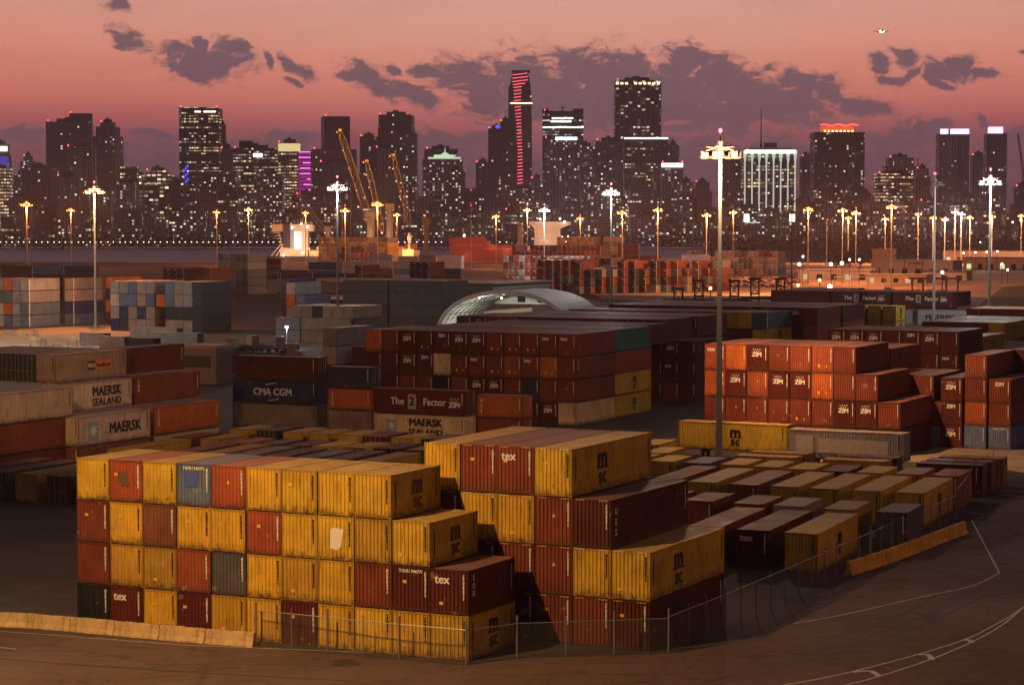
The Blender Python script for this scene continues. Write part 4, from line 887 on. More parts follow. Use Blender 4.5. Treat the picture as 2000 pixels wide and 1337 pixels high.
for xx in (9.5, 14.2, 19): MB().box(xx, xx+1.8, Lt-.2, Lt-.12, 7.6, 9.0).build('vent_window', DOORD, sh)
for xx in (9, 14): MB().ball((xx, 1.5, 9.3), .22).build('ceiling_lamp', LENS['w'], sh)
L = bpy.data.lights.new('lamp_light', 'POINT'); L.energy = 4500; L.color = (1, .97, .82); L.shadow_soft_size = .4; lo = bpy.data.objects.new('lamp_light', L); C0.collection.objects.link(lo); lo.parent = sh; lo.location = (11, 8, 8.0)
# toll canopy, low sheds, offices
def shed(px0, px1, d, h, depth, wall, roof, label, doors=0, name='low_shed', cat='shed', z0=0, rz=TH, lit=None, over=.6):
    (x0, _), (x1, _) = atd(px0, d), atd(px1, d); Wd = (x1-x0)/math.cos(rz)*.98
    o = thing(name, label, cat, (x0, d, z0), rz)
    MB().box(0, Wd, 0, depth, 0, h).build('wall', wall, o); MB().box(-over, Wd+over, -over, depth+over, h+.004, h+.45).build('roof', roof, o)
    for i in range(doors):
        cx = Wd*(i+.5)/doors; dw = min(2.6, Wd/doors*.4); b_ = MB().box(cx-dw/2, cx+dw/2, -.05, -.005, .01, min(h*.6, 2.8)); b_.build('door', lit if (lit and i % 3 == 0) else DOORD, o)
    return o
PALEW = mat('pale_wall', (.40, .36, .32), .8, vary=.1, scale=.2); ROOFP = mat('pale_roof', (.35, .30, .27), .7); LITW = emat('lit_opening', (1, .72, .4), .6)
shed(1558, 1690, 1010, 4.2, 14, PALEW, ROOFP, 'long white shed with lit doors in the right yard', 5, lit=LITW)
shed(1700, 1848, 1120, 6.5, 18, PALEW, ROOFP, 'wide pale-roofed transit shed behind the palms', 6)
shed(1560, 1660, 1060, 3.6, 10, WALLC, ROOFD, 'cream shed left behind the white one', 3, lit=LITW); shed(1690, 1800, 960, 3.2, 9, WALLC, ROOFP, 'narrow cream shed in front of the transit shed', 5, lit=LITW)
shed(1800, 1880, 1000, 3.6, 10, PALEW, ROOFD, 'small grey shed right of the thick mast', 3); shed(1880, 2060, 1250, 6, 18, WALLC, ROOFD, 'long warehouse with row of green-white lights at far right', 9, lit=emat('green_lit_opening', (.8, 1, .5), .9))
shed(1840, 2060, 1500, 7, 20, WALLC, ROOFD, 'distant warehouse with lit bays near the right edge', 11, lit=emat('pale_lit_opening', (1, .95, .7), .8))
shed(1702, 1735, 1290, 10, 12, WALLC, ROOFP, 'square cream building behind the transit shed', 2)
shed(353, 428, 352, 5.6, 5, mat('pinkish_wall', (.22, .18, .17), .8, vary=.1), ROOFP, 'flat grey office block with window band left of centre', 0, 'office_cabin', 'office building', over=.05)
for o_ in [bpy.data.objects[-1]]: pass
cn = thing('gate_canopy', 'long flat gate canopy on thick posts by the right-hand road', 'canopy', (*atd(1772, 760), 0), TH+.2)
MB().box(0, 17.5, 0, 6, 6.2, 6.8).build('roof', mat('orange_canopy', (.42, .22, .14), .7), cn)
for xx in (1.2, 4.8, 8.6, 12.6, 16.4):
    m = MB(); m.box(xx-.2, xx+.2, 1, 1.5, 0, 6.2).box(xx-.2, xx+.2, 4.5, 5, 0, 6.2); m.tube((xx, 1.2, 5), (xx+1.0, 1.2, 6.2), .1, 4); m.build('post', CONC, cn)
for xx in (2.4, 6.2, 10.2): MB().box(xx, xx+1.5, 2, 4.2, 0, 2.7).build('booth', PALEW, cn)
for i_, (px, d) in enumerate([(1628, 800), (1662, 800), (1696, 800)]):
    g_ = thing('gantry_frame', f"plain steel portal frame over the truck lane, {ORD[i_+1]} from left", 'gantry', (*atd(px, d), 0), TH*.4, 'portal frames over the truck lanes'); m = MB()
    m.box(0, .25, 0, .25, 0, 6).box(5.3, 5.55, 0, .25, 0, 6); m.build('leg', STEEL, g_); MB().box(0, 5.55, 0, .3, 6, 6.3).build('cross_beam', STEEL, g_)
# container handlers seen over the dark stacks
def handler(px, d, label, full=True):
    o = thing('container_handler', label, 'container handler', (*atd(px, d), 0), TH+.3, 'container handlers behind the dark stacks')
    m = MB(); m.box(-1.4, 1.4, 0, 6.5, .8, 2.6).box(-1.2, 1.2, 4.5, 7.2, 1.2, 3.0); m.build('chassis', DARKSTEEL, o); MB().box(-.8, .8, 1.4, 3.2, 2.6, 4.6).build('cab', DARKSTEEL, o)
    for sx in (-1.3, 1.3):
        for yy in (.6, 5.6): MB().tube((sx-.25, yy, .85), (sx+.25, yy, .85), .85, 12).build('wheel', RUBBER, o)
    m = MB(); Hh = 13.2 if full else 11.6; m.box(-1.0, -.7, -.8, -.4, .5, Hh).box(.7, 1.0, -.8, -.4, .5, Hh).box(-1.25, 1.25, -.9, -.3, Hh, Hh+.5).box(-1, 1, -.75, -.45, Hh-3, Hh-2.7); m.tube((-.8, -.6, Hh-2.8), (.8, -.6, Hh-.4), .07, 4); m.tube((.8, -.6, Hh-2.8), (-.8, -.6, Hh-.4), .07, 4); m.build('lift_mast', DARKSTEEL, o)
    MB().box(-3.0, 3.0, -1.5, -.9, 9.2, 9.8).build('spreader', DARKSTEEL, o)
for i_, (px, fl) in enumerate([(1325, 0), (1365, 1), (1434, 1), (1474, 1), (1524, 1)]): handler(px, 455 if px < 1450 else 470, f"dark tall-masted container handler, {ORD[i_+1]} from left behind the long dark stack", bool(fl))
# parked vehicles
def car(x, y, rz, c, label, s=1., kind='car'):
    o = thing('parked_'+kind, label, kind, (x, y, 0), rz, 'parked cars on the right-hand lot' if kind == 'car' else None); L_ = 4.5*s
    m = MB(); body = [(-L_/2, .3), (L_/2, .3), (L_/2, .8), (L_/2-.9, .95), (-L_/2+.2, 1.0), (-L_/2, .8)]
    for yy in (0,):
        n = len(body); m.v = [(p[0], -.88, p[1]) for p in body]+[(p[0], .88, p[1]) for p in body]
        for j in range(n): m.f.append((j, (j+1) % n, n+(j+1) % n, n+j)); m.m.append(0)
        m.f += [tuple(range(n))[::-1], tuple(range(n, 2*n))]; m.m += [0, 0]
    m.build('body', mat('car_paint_'+c[0], c[1], .3, .2), o)
    cb = [(-L_/2+.6, .98), (L_/2-1.3, .94), (L_/2-2., 1.45), (-L_/2+1.3, 1.48)]; m = MB(); m.v = [(p[0], -.78, p[1]) for p in cb]+[(p[0], .78, p[1]) for p in cb]
    for j in range(4): m.f.append((j, (j+1) % 4, 4+(j+1) % 4, 4+j)); m.m.append(0)
    m.f += [(3, 2, 1, 0), (4, 5, 6, 7)]; m.m += [0, 0]; m.build('cabin_glass', mat('car_glass', (.03, .03, .035), .15), o)
    for xx in (-L_/2+.8, L_/2-.85):
        for yy in (-.8, .8): MB().tube((xx, yy-.1, .32), (xx, yy+.1, .32), .32, 10).build('wheel', RUBBER, o)
CC = [('white', (.5, .5, .5)), ('grey', (.15, .15, .16)), ('red', (.3, .03, .02)), ('black', (.02, .02, .02))]
n_ = 0
for r_, (d, p0, p1) in enumerate([(880, 1330, 1550), (940, 1350, 1560), (1020, 1370, 1550)]):
    for i in range(13):
        px = p0+(p1-p0)*(i+.5)/13; c = CC[(i*3+r_) % 4]; x, y = atd(px, d+random.uniform(-4, 4)); n_ += 1
        car(x, y, TH+random.choice((0, 1.57)), c, f"{c[0]} car in the lot beyond the handlers, {ORD[i+1]} from left, {['near', 'middle', 'far'][r_]} row")
for i, (px, d) in enumerate([(1655, 790), (1735, 830), (1600, 770), (1560, 800)]): car(*atd(px, d), .3, CC[i % 4], f"{CC[i % 4][0]} car on the lit truck lanes, {['under the middle frame', 'right of the frames', 'left of the frames', 'far left by the yard'][i]}")
def tractor(x, y, rz, label):
    o = thing('yard_tractor', label, 'truck', (x, y, 0), rz, 'yard tractors and trailers'); m = MB(); m.box(-6, 6, -.5, -.3, 1, 1.3).box(-6, 6, .3, .5, 1, 1.3)
    for xx in range(-6, 7, 2): m.box(xx-.1, xx+.1, -1.2, 1.2, 1.05, 1.25)
    m.box(-6.2, -6, -1.2, 1.2, 1, 2.0); m.build('trailer_frame', DARKSTEEL, o)
    MB().box(6.3, 8, -1.2, 1.2, .8, 3.1).box(8, 9.2, -1.1, 1.1, .8, 1.7).build('cab', mat('tractor_cab', (.2, .16, .13), .6), o)
    MB().box(7.98, 8.02, -1, 1, 2, 2.9).build('windscreen', mat('car_glass'), o)
    for xx in (-5, -3.8, 5, 6.5, 8.6):
        for yy in (-1, 1): MB().tube((xx, yy-.2, .5), (xx, yy+.2, .5), .5, 10).build('wheel', RUBBER, o)
for i_, (px, py, rz) in enumerate([(475, 664, .1), (500, 678, -.2), (430, 664, .6), (520, 668, 2.8)]): tractor(*G(px, py+24), rz, f"dark yard tractor with bare trailer, {ORD[i_+1]} of four left of the tan stack")
# window band on the office block
for o_ in list(bpy.data.objects):
    if o_.name.startswith('office_cabin'): MB().box(.6, 5.6, -.06, -.004, 2.6, 4.4).build('window_band', mat('dim_glass', (.06, .06, .065), .3), o_)
# apron fence (left)
fence([G(-10, 696), G(60, 700), G(75, 704), G(150, 690), G(195, 700)], 'thin fence along the pale apron at left', 2.2, npost=6)
fence([G(66, 662), G(90, 690), G(150, 702)], 'curving fence inside the pale apron', 2.2, npost=6)
for i_, (px, py) in enumerate([(8, 652), (30, 656), (58, 665), (135, 664)]):
    p = G(px, py); barrier(p, (p[0]+3, p[1]-2), BAR1, f"lone concrete barrier on the pale apron, {ORD[i_+1]} from left", 'barriers on the pale apron')
# ================================================================== SHIPS AND CRANES
SHIPW = mat('ship_white', (.62, .58, .50), .5, vary=.08, scale=.1); HULLR = mat('hull_red', (.22, .03, .015), .5, vary=.2, scale=.08); HULLD = mat('hull_dark', (.04, .04, .05), .6); NAVYF = mat('funnel_navy', (.03, .04, .09), .5)
CRG = mat('crane_grey', (.22, .18, .14), .6, vary=.15, scale=.3); CRY = mat('crane_ochre', (.42, .26, .10), .55, vary=.15, scale=.4); LAMPW = emat('deck_lamp', (1, .85, .6), 14)
PORT = mat('porthole', (.02, .02, .02), .3)
def hull(o, L, Bm, z1, m_, flare=4, name='hull'):
    m = MB(); secs = [(-L/2, .75), (-L*.42, 1), (L*.35, 1), (L*.45, .55), (L/2, .04)]
    for x_, w_ in secs:
        for yy, zz, e in ((-Bm/2*w_, z1, 0), (-Bm/2*w_*.92, -2.4, -flare if w_ < .6 else 0), (Bm/2*w_*.92, -2.4, -flare if w_ < .6 else 0), (Bm/2*w_, z1, 0)): m.v.append((x_+e, yy, zz))
    for i in range(len(secs)-1):
        for j in range(3): m.f.append((i*4+j, i*4+j+1, (i+1)*4+j+1, (i+1)*4+j)); m.m.append(0)
        m.f.append((i*4+3, i*4, (i+1)*4, (i+1)*4+3)); m.m.append(0)
    m.f.append((0, 1, 2, 3)); m.m.append(0); n = len(secs)*4; m.f.append((n-1, n-2, n-3, n-4)); m.m.append(0)
    return m.build(name, m_, o)
def lattice(o, p, q, w0, w1, m_, name='lattice_boom', bays=18, r=.09):
    p, q = Vector(p), Vector(q); d = (q-p).normalized(); e = d.cross(Vector((0, 1, 0))).normalized(); g = d.cross(e).normalized(); m = MB(); prev = None
    for i in range(bays+1):
        t_ = i/bays; c = p.lerp(q, t_); w_ = (w0+(w1-w0)*t_)*(1 if 0 < i < bays else .5); cs = [c+(e*a+g*b)*w_/2 for a, b in ((-1, -1), (1, -1), (1, 1), (-1, 1))]
        if prev:
            for j in range(4): m.tube(prev[j], cs[j], r, 4, cap=False); m.tube(prev[j], cs[(j+1) % 4] if i % 2 else cs[j-1], r*.6, 3, cap=False)
        for j in range(4): m.tube(cs[j], cs[(j+1) % 4], r*.55, 3, cap=False)
        prev = cs
    return m.build(name, m_, o)
def plight(o, loc, e, c=WARM, r=.5):
    L = bpy.data.lights.new('lamp_light', 'POINT'); L.energy = e; L.color = c; L.shadow_soft_size = r; l_ = bpy.data.objects.new('lamp_light', L); C0.collection.objects.link(l_); l_.parent = o; l_.location = loc
SD = 1475.
def sx(px, d=SD): return atd(px, d)[0]
X0 = sx(690)
s1 = thing('cargo_ship', 'cargo ship with white bridge house, navy funnel and stacked deck boxes, left berth', 'ship', (X0, SD+14, 0))
hull(s1, 118, 22, 3.6, HULLD)
k1 = SD/4392
def lx(px): return (px-690)*k1
def lz(py): return H+(437-py)*k1
m = MB(); m.box(lx(562), lx(600), -7, 8, 3.6, lz(448)); m.box(lx(545), lx(604), -6, 9, 3.6, lz(484)); m.build('bridge_house', SHIPW, s1)
MB().box(lx(530), lx(612), -8, 4, lz(452), lz(441)).box(lx(531), lx(611), -8.4, -7.9, lz(441), lz(438)).build('bridge_wing', SHIPW, s1)
MB().box(lx(552), lx(566), -8.5, -2, lz(484), lz(437)).build('funnel', NAVYF, s1); MB().box(lx(566.2), lx(573), -8.3, -7.1, lz(484), lz(440)).build('funnel_side', mat('pale_blue_paint', (.30, .36, .5), .5), s1)
for i in range(3): MB().box(lx(574), lx(587), -7.6, -7.05, lz(463+11.5*i), lz(453+11.5*i)).build('lit_screen', emat('lit_deck_front', (1, .93, .85), 2.2), s1)
m = MB()
for i in range(7): m.box(lx(534+2.5*i), lx(546+1.2*i), -8, -7.6, lz(455+6*i), lz(454+6*i))
for i in range(6): m.tube((lx(540+2*i), -7.8, lz(452+6*i)), (lx(548+i), -7.8, lz(460+6*i)), .25, 4)
m.tube((lx(528), -8, 3.8), (lx(547), -8, lz(478)), .35, 4).tube((lx(538), -8, 3.8), (lx(552), -8, lz(478)), .35, 4); m.build('outside_stairs', SHIPW, s1)
m = MB()
for px_ in (567, 573, 580, 590, 596): m.tube((lx(px_), -4, lz(441)), (lx(px_), -4, lz(430-(px_ % 3)*3)), .18, 4)
m.build('antenna_masts', SHIPW, s1)
for px_, py_ in ((570, 445), (600, 443), (588, 437), (553, 499), (590, 494), (612, 498)): MB().ball((lx(px_), -9.2, lz(py_)), .55).build('deck_lamp', LAMPW, s1)
for px_, py_, e in ((580, 470, 3000), (555, 495, 3000), (612, 490, 4500), (700, 474, 7000), (745, 470, 6000), (798, 478, 4000)): plight(s1, (lx(px_), -16, lz(py_)), e, (1, .66, .34))
m = MB(); m.box(lx(604), lx(820), -10, 9, 3.6, lz(489)); m.build('deck_house', mat('deck_ochre', (.40, .28, .17), .6), s1)
for i, (p0, p1, y0, cc) in enumerate([(617, 640, 482, 'W'), (640, 655, 481, 'G'), (655, 690, 479, 'C'), (652, 672, 472, 'b'), (720, 748, 482, 'B'), (755, 790, 482, 'O'), (790, 815, 476, 'B')]):
    b2 = thing('deck_container', f"{CNAME[cc]} box stacked on the left ship's deck, {ORD[i+1]} from the bridge", 'shipping container', ((sx(p0)+sx(p1))/2, SD+9, lz(489)+.02), 0, 'boxes on the ship deck'); hw = (sx(p1)-sx(p0))/2-.1
    link('wall_panels', MB().box(-hw, hw, -1.2, 1.2, 0, lz(y0)-lz(489)).mesh('wall_panels', PAINT), b2, col=COL[cc])
MB().box(lx(786), lx(808), -11, -6, 3.7, lz(487)).build('lit_cabin', mat('lit_yellow_box', (.75, .55, .2), .5, emit=(1, .62, .2), es=.8), s1)
m = MB(); m.tube((lx(799), -7, lz(487)), (lx(799), -7, lz(455)), .9, 6); m.box(lx(795), lx(803), -8, -6, lz(470), lz(460)); m.build('foremast', SHIPW, s1)
def ship_crane(px, base, top, jib, label, mt=CRG, jm=CRY, w=2.6, bays=20, lamp=0, wd=3.2):
    c = thing('ship_crane', label, 'crane', (sx(px), SD+12, 0), 0, 'deck cranes of the left ship')
    MB().tube((0, 0, 3.7), (0, 0, lz(top)), wd/2*1.25, 12, wd/2).build('pedestal', mt, c); MB().box(-wd*.7, wd*.7, -1.8, 2.6, lz(top)-.5, lz(top)+3.5).build('cab', mt, c)
    p = ((jib[0]-px)*k1, -2, lz(jib[1])); q = ((jib[2]-px)*k1, -4, lz(jib[3])); lattice(c, p, q, w, w*.75, jm, bays=bays)
    m = MB(); m.tube((0, 1, lz(top)+3.4), q, .09, 4).tube((0.6, 1, lz(top)+3.4), q, .09, 4).tube(q, (q[0]+.1, q[1], q[2]-12), .07, 4); m.build('hoist_cable', DARKSTEEL, c)
    MB().box(q[0]-1.2, q[0]+1.2, q[1]-1, q[1]+1, q[2], q[2]+1.4).build('boom_head', jm, c)
    if lamp:
        for t_ in (.98, .8, .62, .4):
            pp = Vector(p).lerp(Vector(q), t_); MB().ball((pp.x-2.4, pp.y-1.5, pp.z+.5), .45).build('boom_lamp', LENS['a'], c); plight(c, (pp.x-1, pp.y-6.5, pp.z-1), lamp*(1.3 if t_ > .9 else .7), (1, .58, .22))
ship_crane(722, 490, 424, (728, 452, 664, 256), 'tallest ship crane with its lit lattice boom leaning left', lamp=2600, wd=4.6, w=4.8, bays=13)
ship_crane(760, 490, 408, (746, 452, 716, 316), 'middle ship crane with shorter upright boom', lamp=1400, wd=4.2, w=3.8, bays=9)
ship_crane(762, 491, 446, (800, 440, 768, 304), 'right ship crane with slim boom leaning left', lamp=1400, wd=2.0, w=3.6, bays=9)
ship_crane(638, 490, 452, (634, 452, 582, 382), 'dark ship crane with its boom over the bridge house', jm=CRG, w=2.8, bays=12, lamp=0)
c = thing('harbour_crane', 'dark folded harbour crane at the right end of the left ship', 'crane', (sx(833, 1440), 1440, 0))
MB().tube((0, 0, 0), (0, 0, 26), 1.9, 10, 1.4).box(-2.5, 2.5, -2, 3, 24, 29).build('tower', HULLD, c); lattice(c, (0, 0, 28), (-9, 0, 47), 2, 1.2, HULLD, bays=8); lattice(c, (1, 0, 24), (-14, 0, 8), 2, 1.5, HULLD, name='folded_boom', bays=8)
m = MB(); m.tube((0, 0, 27), (13, 0, 2), .12, 4).tube((0, 0, 24), (10, 0, 2), .12, 4); m.build('stay_cable', DARKSTEEL, c)
# second ship: red hull, pale block
X1 = sx(1010); s2 = thing('container_ship', 'red-hulled ship with tall pale bridge block, centre berth', 'ship', (X1, SD+18, 0))
kx = lambda px: (px-1010)*k1
m = MB(); m.v = []
prof = [(875, 466), (890, 464), (943, 462), (960, 478), (1120, 484), (1120, 520), (884, 520), (880, 500)]
n = len(prof); m.v = [(kx(p[0]), -12, lz(p[1])) for p in prof]+[(kx(p[0])+(2 if i < 2 else 0), 14, lz(p[1])) for i, p in enumerate(prof)]
for j in range(n): m.f.append((j, n+j, n+(j+1) % n, (j+1) % n)); m.m.append(0)
m.f += [tuple(range(n)), tuple(range(n, 2*n))[::-1]]; m.m += [0, 0]; m.build('hull', HULLR, s2)
MB().box(kx(886), kx(944), -12.3, -12.05, lz(480), lz(478)).box(kx(944), kx(1118), -12.3, -12.05, lz(487), lz(485)).build('hull_stripe', mat('stripe_orange', (.5, .12, .05), .5), s2)
MB().box(kx(1044), kx(1095), -8, 9, lz(490), lz(436)).build('bridge_block', SHIPW, s2); MB().box(kx(1033), kx(1116), -8.5, 3, lz(439), lz(433)).build('bridge_wing', SHIPW, s2)
m = MB(); m.face([(kx(1036), -8.3, lz(439)), (kx(1044), -8.3, lz(447)), (kx(1095), -8.3, lz(447)), (kx(1113), -8.3, lz(439))]); m.build('wing_bracket', SHIPW, s2)
m = MB()
for r_ in range(4):
    for i in range(5): m.box(kx(1049+9.5*i), kx(1049+9.5*i+1.4), -8.1, -8.02, lz(446+9.3*r_+1.6), lz(446+9.3*r_))
m.build('portholes', PORT, s2)
for px_, py_ in ((1055, 428), (1094, 427), (1103, 433), (1098, 463), (1106, 472), (1030, 487), (1052, 489), (1070, 489), (1086, 489), (1110, 462), (952, 484), (972, 483)): MB().ball((kx(px_), -9.5, lz(py_)), .6 if py_ < 440 else .4).build('deck_lamp', LAMPW, s2)
for px_, py_, e in ((1060, 425, 1200), (1100, 426, 1200), (1070, 470, 1500), (960, 480, 700), (990, 490, 800), (1035, 484, 900), (910, 500, 500)): plight(s2, (kx(px_), -17, lz(py_)), e, (1, .8, .55) if px_ > 1000 else (1, .4, .2))
c = thing('deck_crane', 'grey crane column standing before the red-lit tower', 'crane', (sx(1016), SD, 0)); MB().tube((0, 0, 0), (0, 0, lz(442)), 2.0, 10, 1.6).build('pedestal', CRG, c); m = MB(); m.tube((0, 0, lz(446)), (-4, 0, lz(425)), .6, 6, .3); m.build('boom', CRG, c)
for i, (p0, p1, cc) in enumerate([(1100, 1130, 'C'), (1132, 1172, 'Y'), (1176, 1215, 'A')]): pass
# ================================================================== CITY SKYLINE
def tower_mat(name, du, dv, wu, wv, wall, frame, mode):
    m_ = bpy.data.materials.new(name); m_.use_nodes = True; q = NT(m_.node_tree); b = q.new('ShaderNodeBsdfPrincipled'); o = q.new('ShaderNodeOutputMaterial'); q.l.new(b.outputs[0], o.inputs[0])
    U_ = q.new('ShaderNodeUVMap'); ux, uy, _ = q.sep(U_.outputs[0]); oi = q.new('ShaderNodeObjectInfo'); cr = q.new('ShaderNodeSeparateColor'); q.l.new(oi.outputs['Color'], cr.inputs[0]); lit, tone, warm = cr.outputs[0], cr.outputs[1], cr.outputs[2]
    uu = q.m('DIVIDE', ux, du); vv = q.m('DIVIDE', uy, dv); cu = q.m('FLOOR', uu); cv = q.m('FLOOR', vv); fu = q.m('FRACT', uu); fv = q.m('FRACT', vv); sd = q.m('MULTIPLY', oi.outputs['Random'], 173.3)
    def wn(a, b_, c_):
        n = q.new('ShaderNodeTexWhiteNoise', noise_dimensions='3D'); q.put(n.inputs['Vector'], q.comb(a, b_, c_)); return n.outputs['Value']
    r1 = wn(cu, cv, sd); r2 = wn(cv, sd, 3.3); r3 = wn(q.m('FLOOR', q.m('DIVIDE', uu, 4)), cv, q.m('ADD', sd, 9)); r4 = wn(cu, cv, q.m('ADD', sd, 21)); r5 = wn(cu, sd, 7.7)
    inu = q.m('MULTIPLY', q.m('GREATER_THAN', fu, (1-wu)/2), q.m('LESS_THAN', fu, (1+wu)/2)); inv = q.m('MULTIPLY', q.m('GREATER_THAN', fv, (1-wv)/2), q.m('LESS_THAN', fv, (1+wv)/2)); win = q.m('MULTIPLY', inu, inv)
    if mode == 'office': sc = q.m('ADD', q.m('MULTIPLY', r1, .35), q.m('ADD', q.m('MULTIPLY', r2, .4), q.m('MULTIPLY', r3, .45))); th = q.m('SUBTRACT', 1.0, q.m('MULTIPLY', lit, .8))
    else: sc = q.m('ADD', q.m('MULTIPLY', r1, .86), q.m('MULTIPLY', r5, .14)); th = q.m('SUBTRACT', .97, q.m('MULTIPLY', lit, .75))
    on = q.m('MULTIPLY', q.m('GREATER_THAN', sc, th), win)
    br = q.m('MULTIPLY', q.m('POWER', r4, 2.2), 3.2); br = q.m('ADD', br, .22)
    wc = q.mix(q.m('MULTIPLY', r5, .9), q.mix(warm, (1, .55, .22), (1, .80, .48)), q.mix(warm, (1, .80, .55), (.70, .95, 1)))
    wallc = q.mix(q.rng(tone, 0, 1), tuple(x*.6 for x in wall), tuple(x*1.5 for x in wall)); wallc = q.mix(win, wallc, (.035, .04, .05)); 
    q.put(b.inputs['Base Color'], wallc); q.put(b.inputs['Roughness'], q.m('SUBTRACT', .8, q.m('MULTIPLY', win, .5)))
    q.put(b.inputs['Emission Color'], wc); q.put(b.inputs['Emission Strength'], q.m('MULTIPLY', q.m('MULTIPLY', on, br), .48)); return m_
TM = {'a': tower_mat('apartment_facade', 3.8, 3.3, .55, .55, (.22, .23, .28), 0, 'apt'), 'o': tower_mat('office_facade', 3.4, 4.0, .78, .45, (.12, .14, .18), 0, 'office'), 'g': tower_mat('glass_facade', 6.5, 5.2, .72, .5, (.10, .10, .12), 0, 'apt')}
FRAMEM = mat('slab_edge', (.17, .16, .16), .7); TOPM = mat('roof_plant', (.10, .095, .10), .8)
def fac_box(m, x0, x1, y0, y1, z0, z1):
    for (p, r) in (((x0, y0), (x1, y0)), ((x1, y0), (x1, y1)), ((x1, y1), (x0, y1)), ((x0, y1), (x0, y0))):
        L = math.dist(p, r); m.face([(*p, z0), (*r, z0), (*r, z1), (*p, z1)], uv=[(0, z0), (L, z0), (L, z1), (0, z1)])
    m.face([(x0, y0, z1), (x1, y0, z1), (x1, y1, z1), (x0, y1, z1)], uv=[(.01, .01)]*4)
TW = []
def tower(px0, px1, ytop, d, style, lit, tone, warm, label, yaw=None, top=None, slabs=0, depth=None, steps=(), beacon=1, fins=0, cat='tower'):
    w_ = (px1-px0)/F*d; cx = atd((px0+px1)/2, d)[0]; ht = ztop(ytop, d)
    yaw = random.uniform(-.5, .5) if yaw is None else yaw; D_ = depth or w_*.75
    s_ = w_/(math.cos(yaw)+abs(math.sin(yaw))*(D_/w_)); D_ = D_*s_/w_; hw = s_/2
    o = thing(('office_tower' if style == 'o' else 'apartment_tower') if ht > 60 else 'city_building', label, cat, (cx, d, 0), yaw)
    m = MB(); fac_box(m, -hw, hw, -D_/2, D_/2, 0, ht if not steps else ht*steps[0][0])
    for i, (f0, sc) in enumerate(steps):
        f1 = steps[i+1][0] if i+1 < len(steps) else 1.0
        fac_box(m, -hw*sc, hw*sc, -D_/2*sc, D_/2*sc, ht*f0, ht*f1)
    body = link('facade', m.mesh('facade', TM[style]), o, col=(lit*.85, tone, warm))
    sc = steps[-1][1] if steps else 1.0
    if top != 'none': MB().box(-hw*sc*.55, hw*sc*.5, -D_*.3*sc, D_*.3*sc, ht+.02, ht+4.5).box(-hw*sc*.2, hw*sc*.1, -D_*.2*sc, 0, ht+4.5, ht+7).build('roof_plant', TOPM, o)
    if slabs:
        m = MB(); st_ = 3.3*slabs; nz = int(ht/st_)
        for i in range(1, nz): m.box(-hw-1.1, hw+1.1, -D_/2-1.1, -D_/2+1, st_*i, st_*i+.45)
        m.build('balcony_slabs', FRAMEM, o)
    if fins:
        m = MB()
        for i in range(fins+1): xx = -hw+2*hw*i/fins; m.box(xx-.6, xx+.6, -D_/2-.8, -D_/2-.02, 0, ht)
        m.build('facade_fins', FRAMEM, o)
    if beacon:
        for sx_ in (-1, 1)[:beacon]: MB().ball((sx_*hw*sc*.9, -D_/2*sc, ht+1.5), .7, 6, 4).build('roof_beacon', REDL, o)
    TW.append((o, hw, D_, ht)); return o, hw, D_, ht
def glow(o, nm, x0, x1, yf, z0, z1, c, s, name='light_strip'):
    MB().box(x0, x1, yf-.9, yf-.05, z0, z1).build(name, emat(nm, c, s), o)
CR = (1, .95, .8); CW = (.9, 1, .85)
# left cluster
o, hw, D_, ht = tower(-12, 27, 283, 2900, 'a', .05, 1, .6, 'blue-lit crowned tower at the left edge', .1, steps=((.62, .95), (.9, .8)))
glow(o, 'blue_glow', -hw*.8, hw*.8, -D_*.475, ht*.62, ht*.88, (.12, .13, 1), .35, 'lit_band'); glow(o, 'crown_white', -hw*.7, hw*.7, -D_*.41, ht*.93, ht*.98, CR, 2)
tower(-20, 27, 330, 2720, 'o', 1.1, 1, .1, 'stone office block with evenly yellow-lit floors at left edge', .05)
tower(37, 82, 306, 3000, 'a', .25, .9, .9, 'stepped tower with pale lit crown, left cluster', .2, steps=((.84, .8), (.94, .45)))
tower(50, 118, 330, 2600, 'a', .14, .3, .3, 'dark broad apartment tower low in the left cluster', -.2)
tower(94, 187, 240, 3100, 'a', .10, .4, .35, 'wide dark tower with balcony edges, left cluster', .12, slabs=1)
o, hw, D_, ht = tower(140, 186, 223, 3120, 'a', .06, .3, .6, 'raised dark slab tower with a bluish cap, left cluster', .12, top='none')
tower(187, 243, 240, 3200, 'a', .14, 1, .8, 'grey stepped tower right of the wide dark one', -.3, steps=((.88, .8), (.96, .5)), slabs=1)
tower(135, 192, 288, 2700, 'a', .22, 1, .6, 'pale grey apartment tower before the wide dark one', .1, fins=5)
tower(118, 158, 345, 2550, 'a', .16, .8, .5, 'slim grey block in front of the left cluster', 0, fins=4)
o, hw, D_, ht = tower(255, 290, 343, 2900, 'a', .12, .8, .5, 'slim block with two bright gold bands on top', 0)
glow(o, 'gold_band', -hw, hw, -D_/2, ht-3, ht-1.5, (1, .75, .4), 4); glow(o, 'gold_band', -hw, hw, -D_/2, ht-11, ht-9, (1, .75, .4), 4); glow(o, 'gold_band', -hw, hw, -D_/2, ht-16, ht-14.4, (1, .75, .4), 4)
tower(277, 346, 334, 2850, 'g', .85, .6, .2, 'rounded glass block glowing with many yellow windows', 0, steps=((.82, .86), (.93, .6)))
o, hw, D_, ht = tower(357, 434, 212, 3150, 'o', .50, .2, .3, 'broad dark office tower with lit corner lights, left of centre', 0, top='none', beacon=2)
glow(o, 'top_bar', -hw*.2, hw*.1, -D_/2, ht-7, ht-5.4, (1, .85, .6), 5); glow(o, 'top_bar', hw*.25, hw*.85, -D_/2, ht-7, ht-5.4, (1, .85, .6), 5)
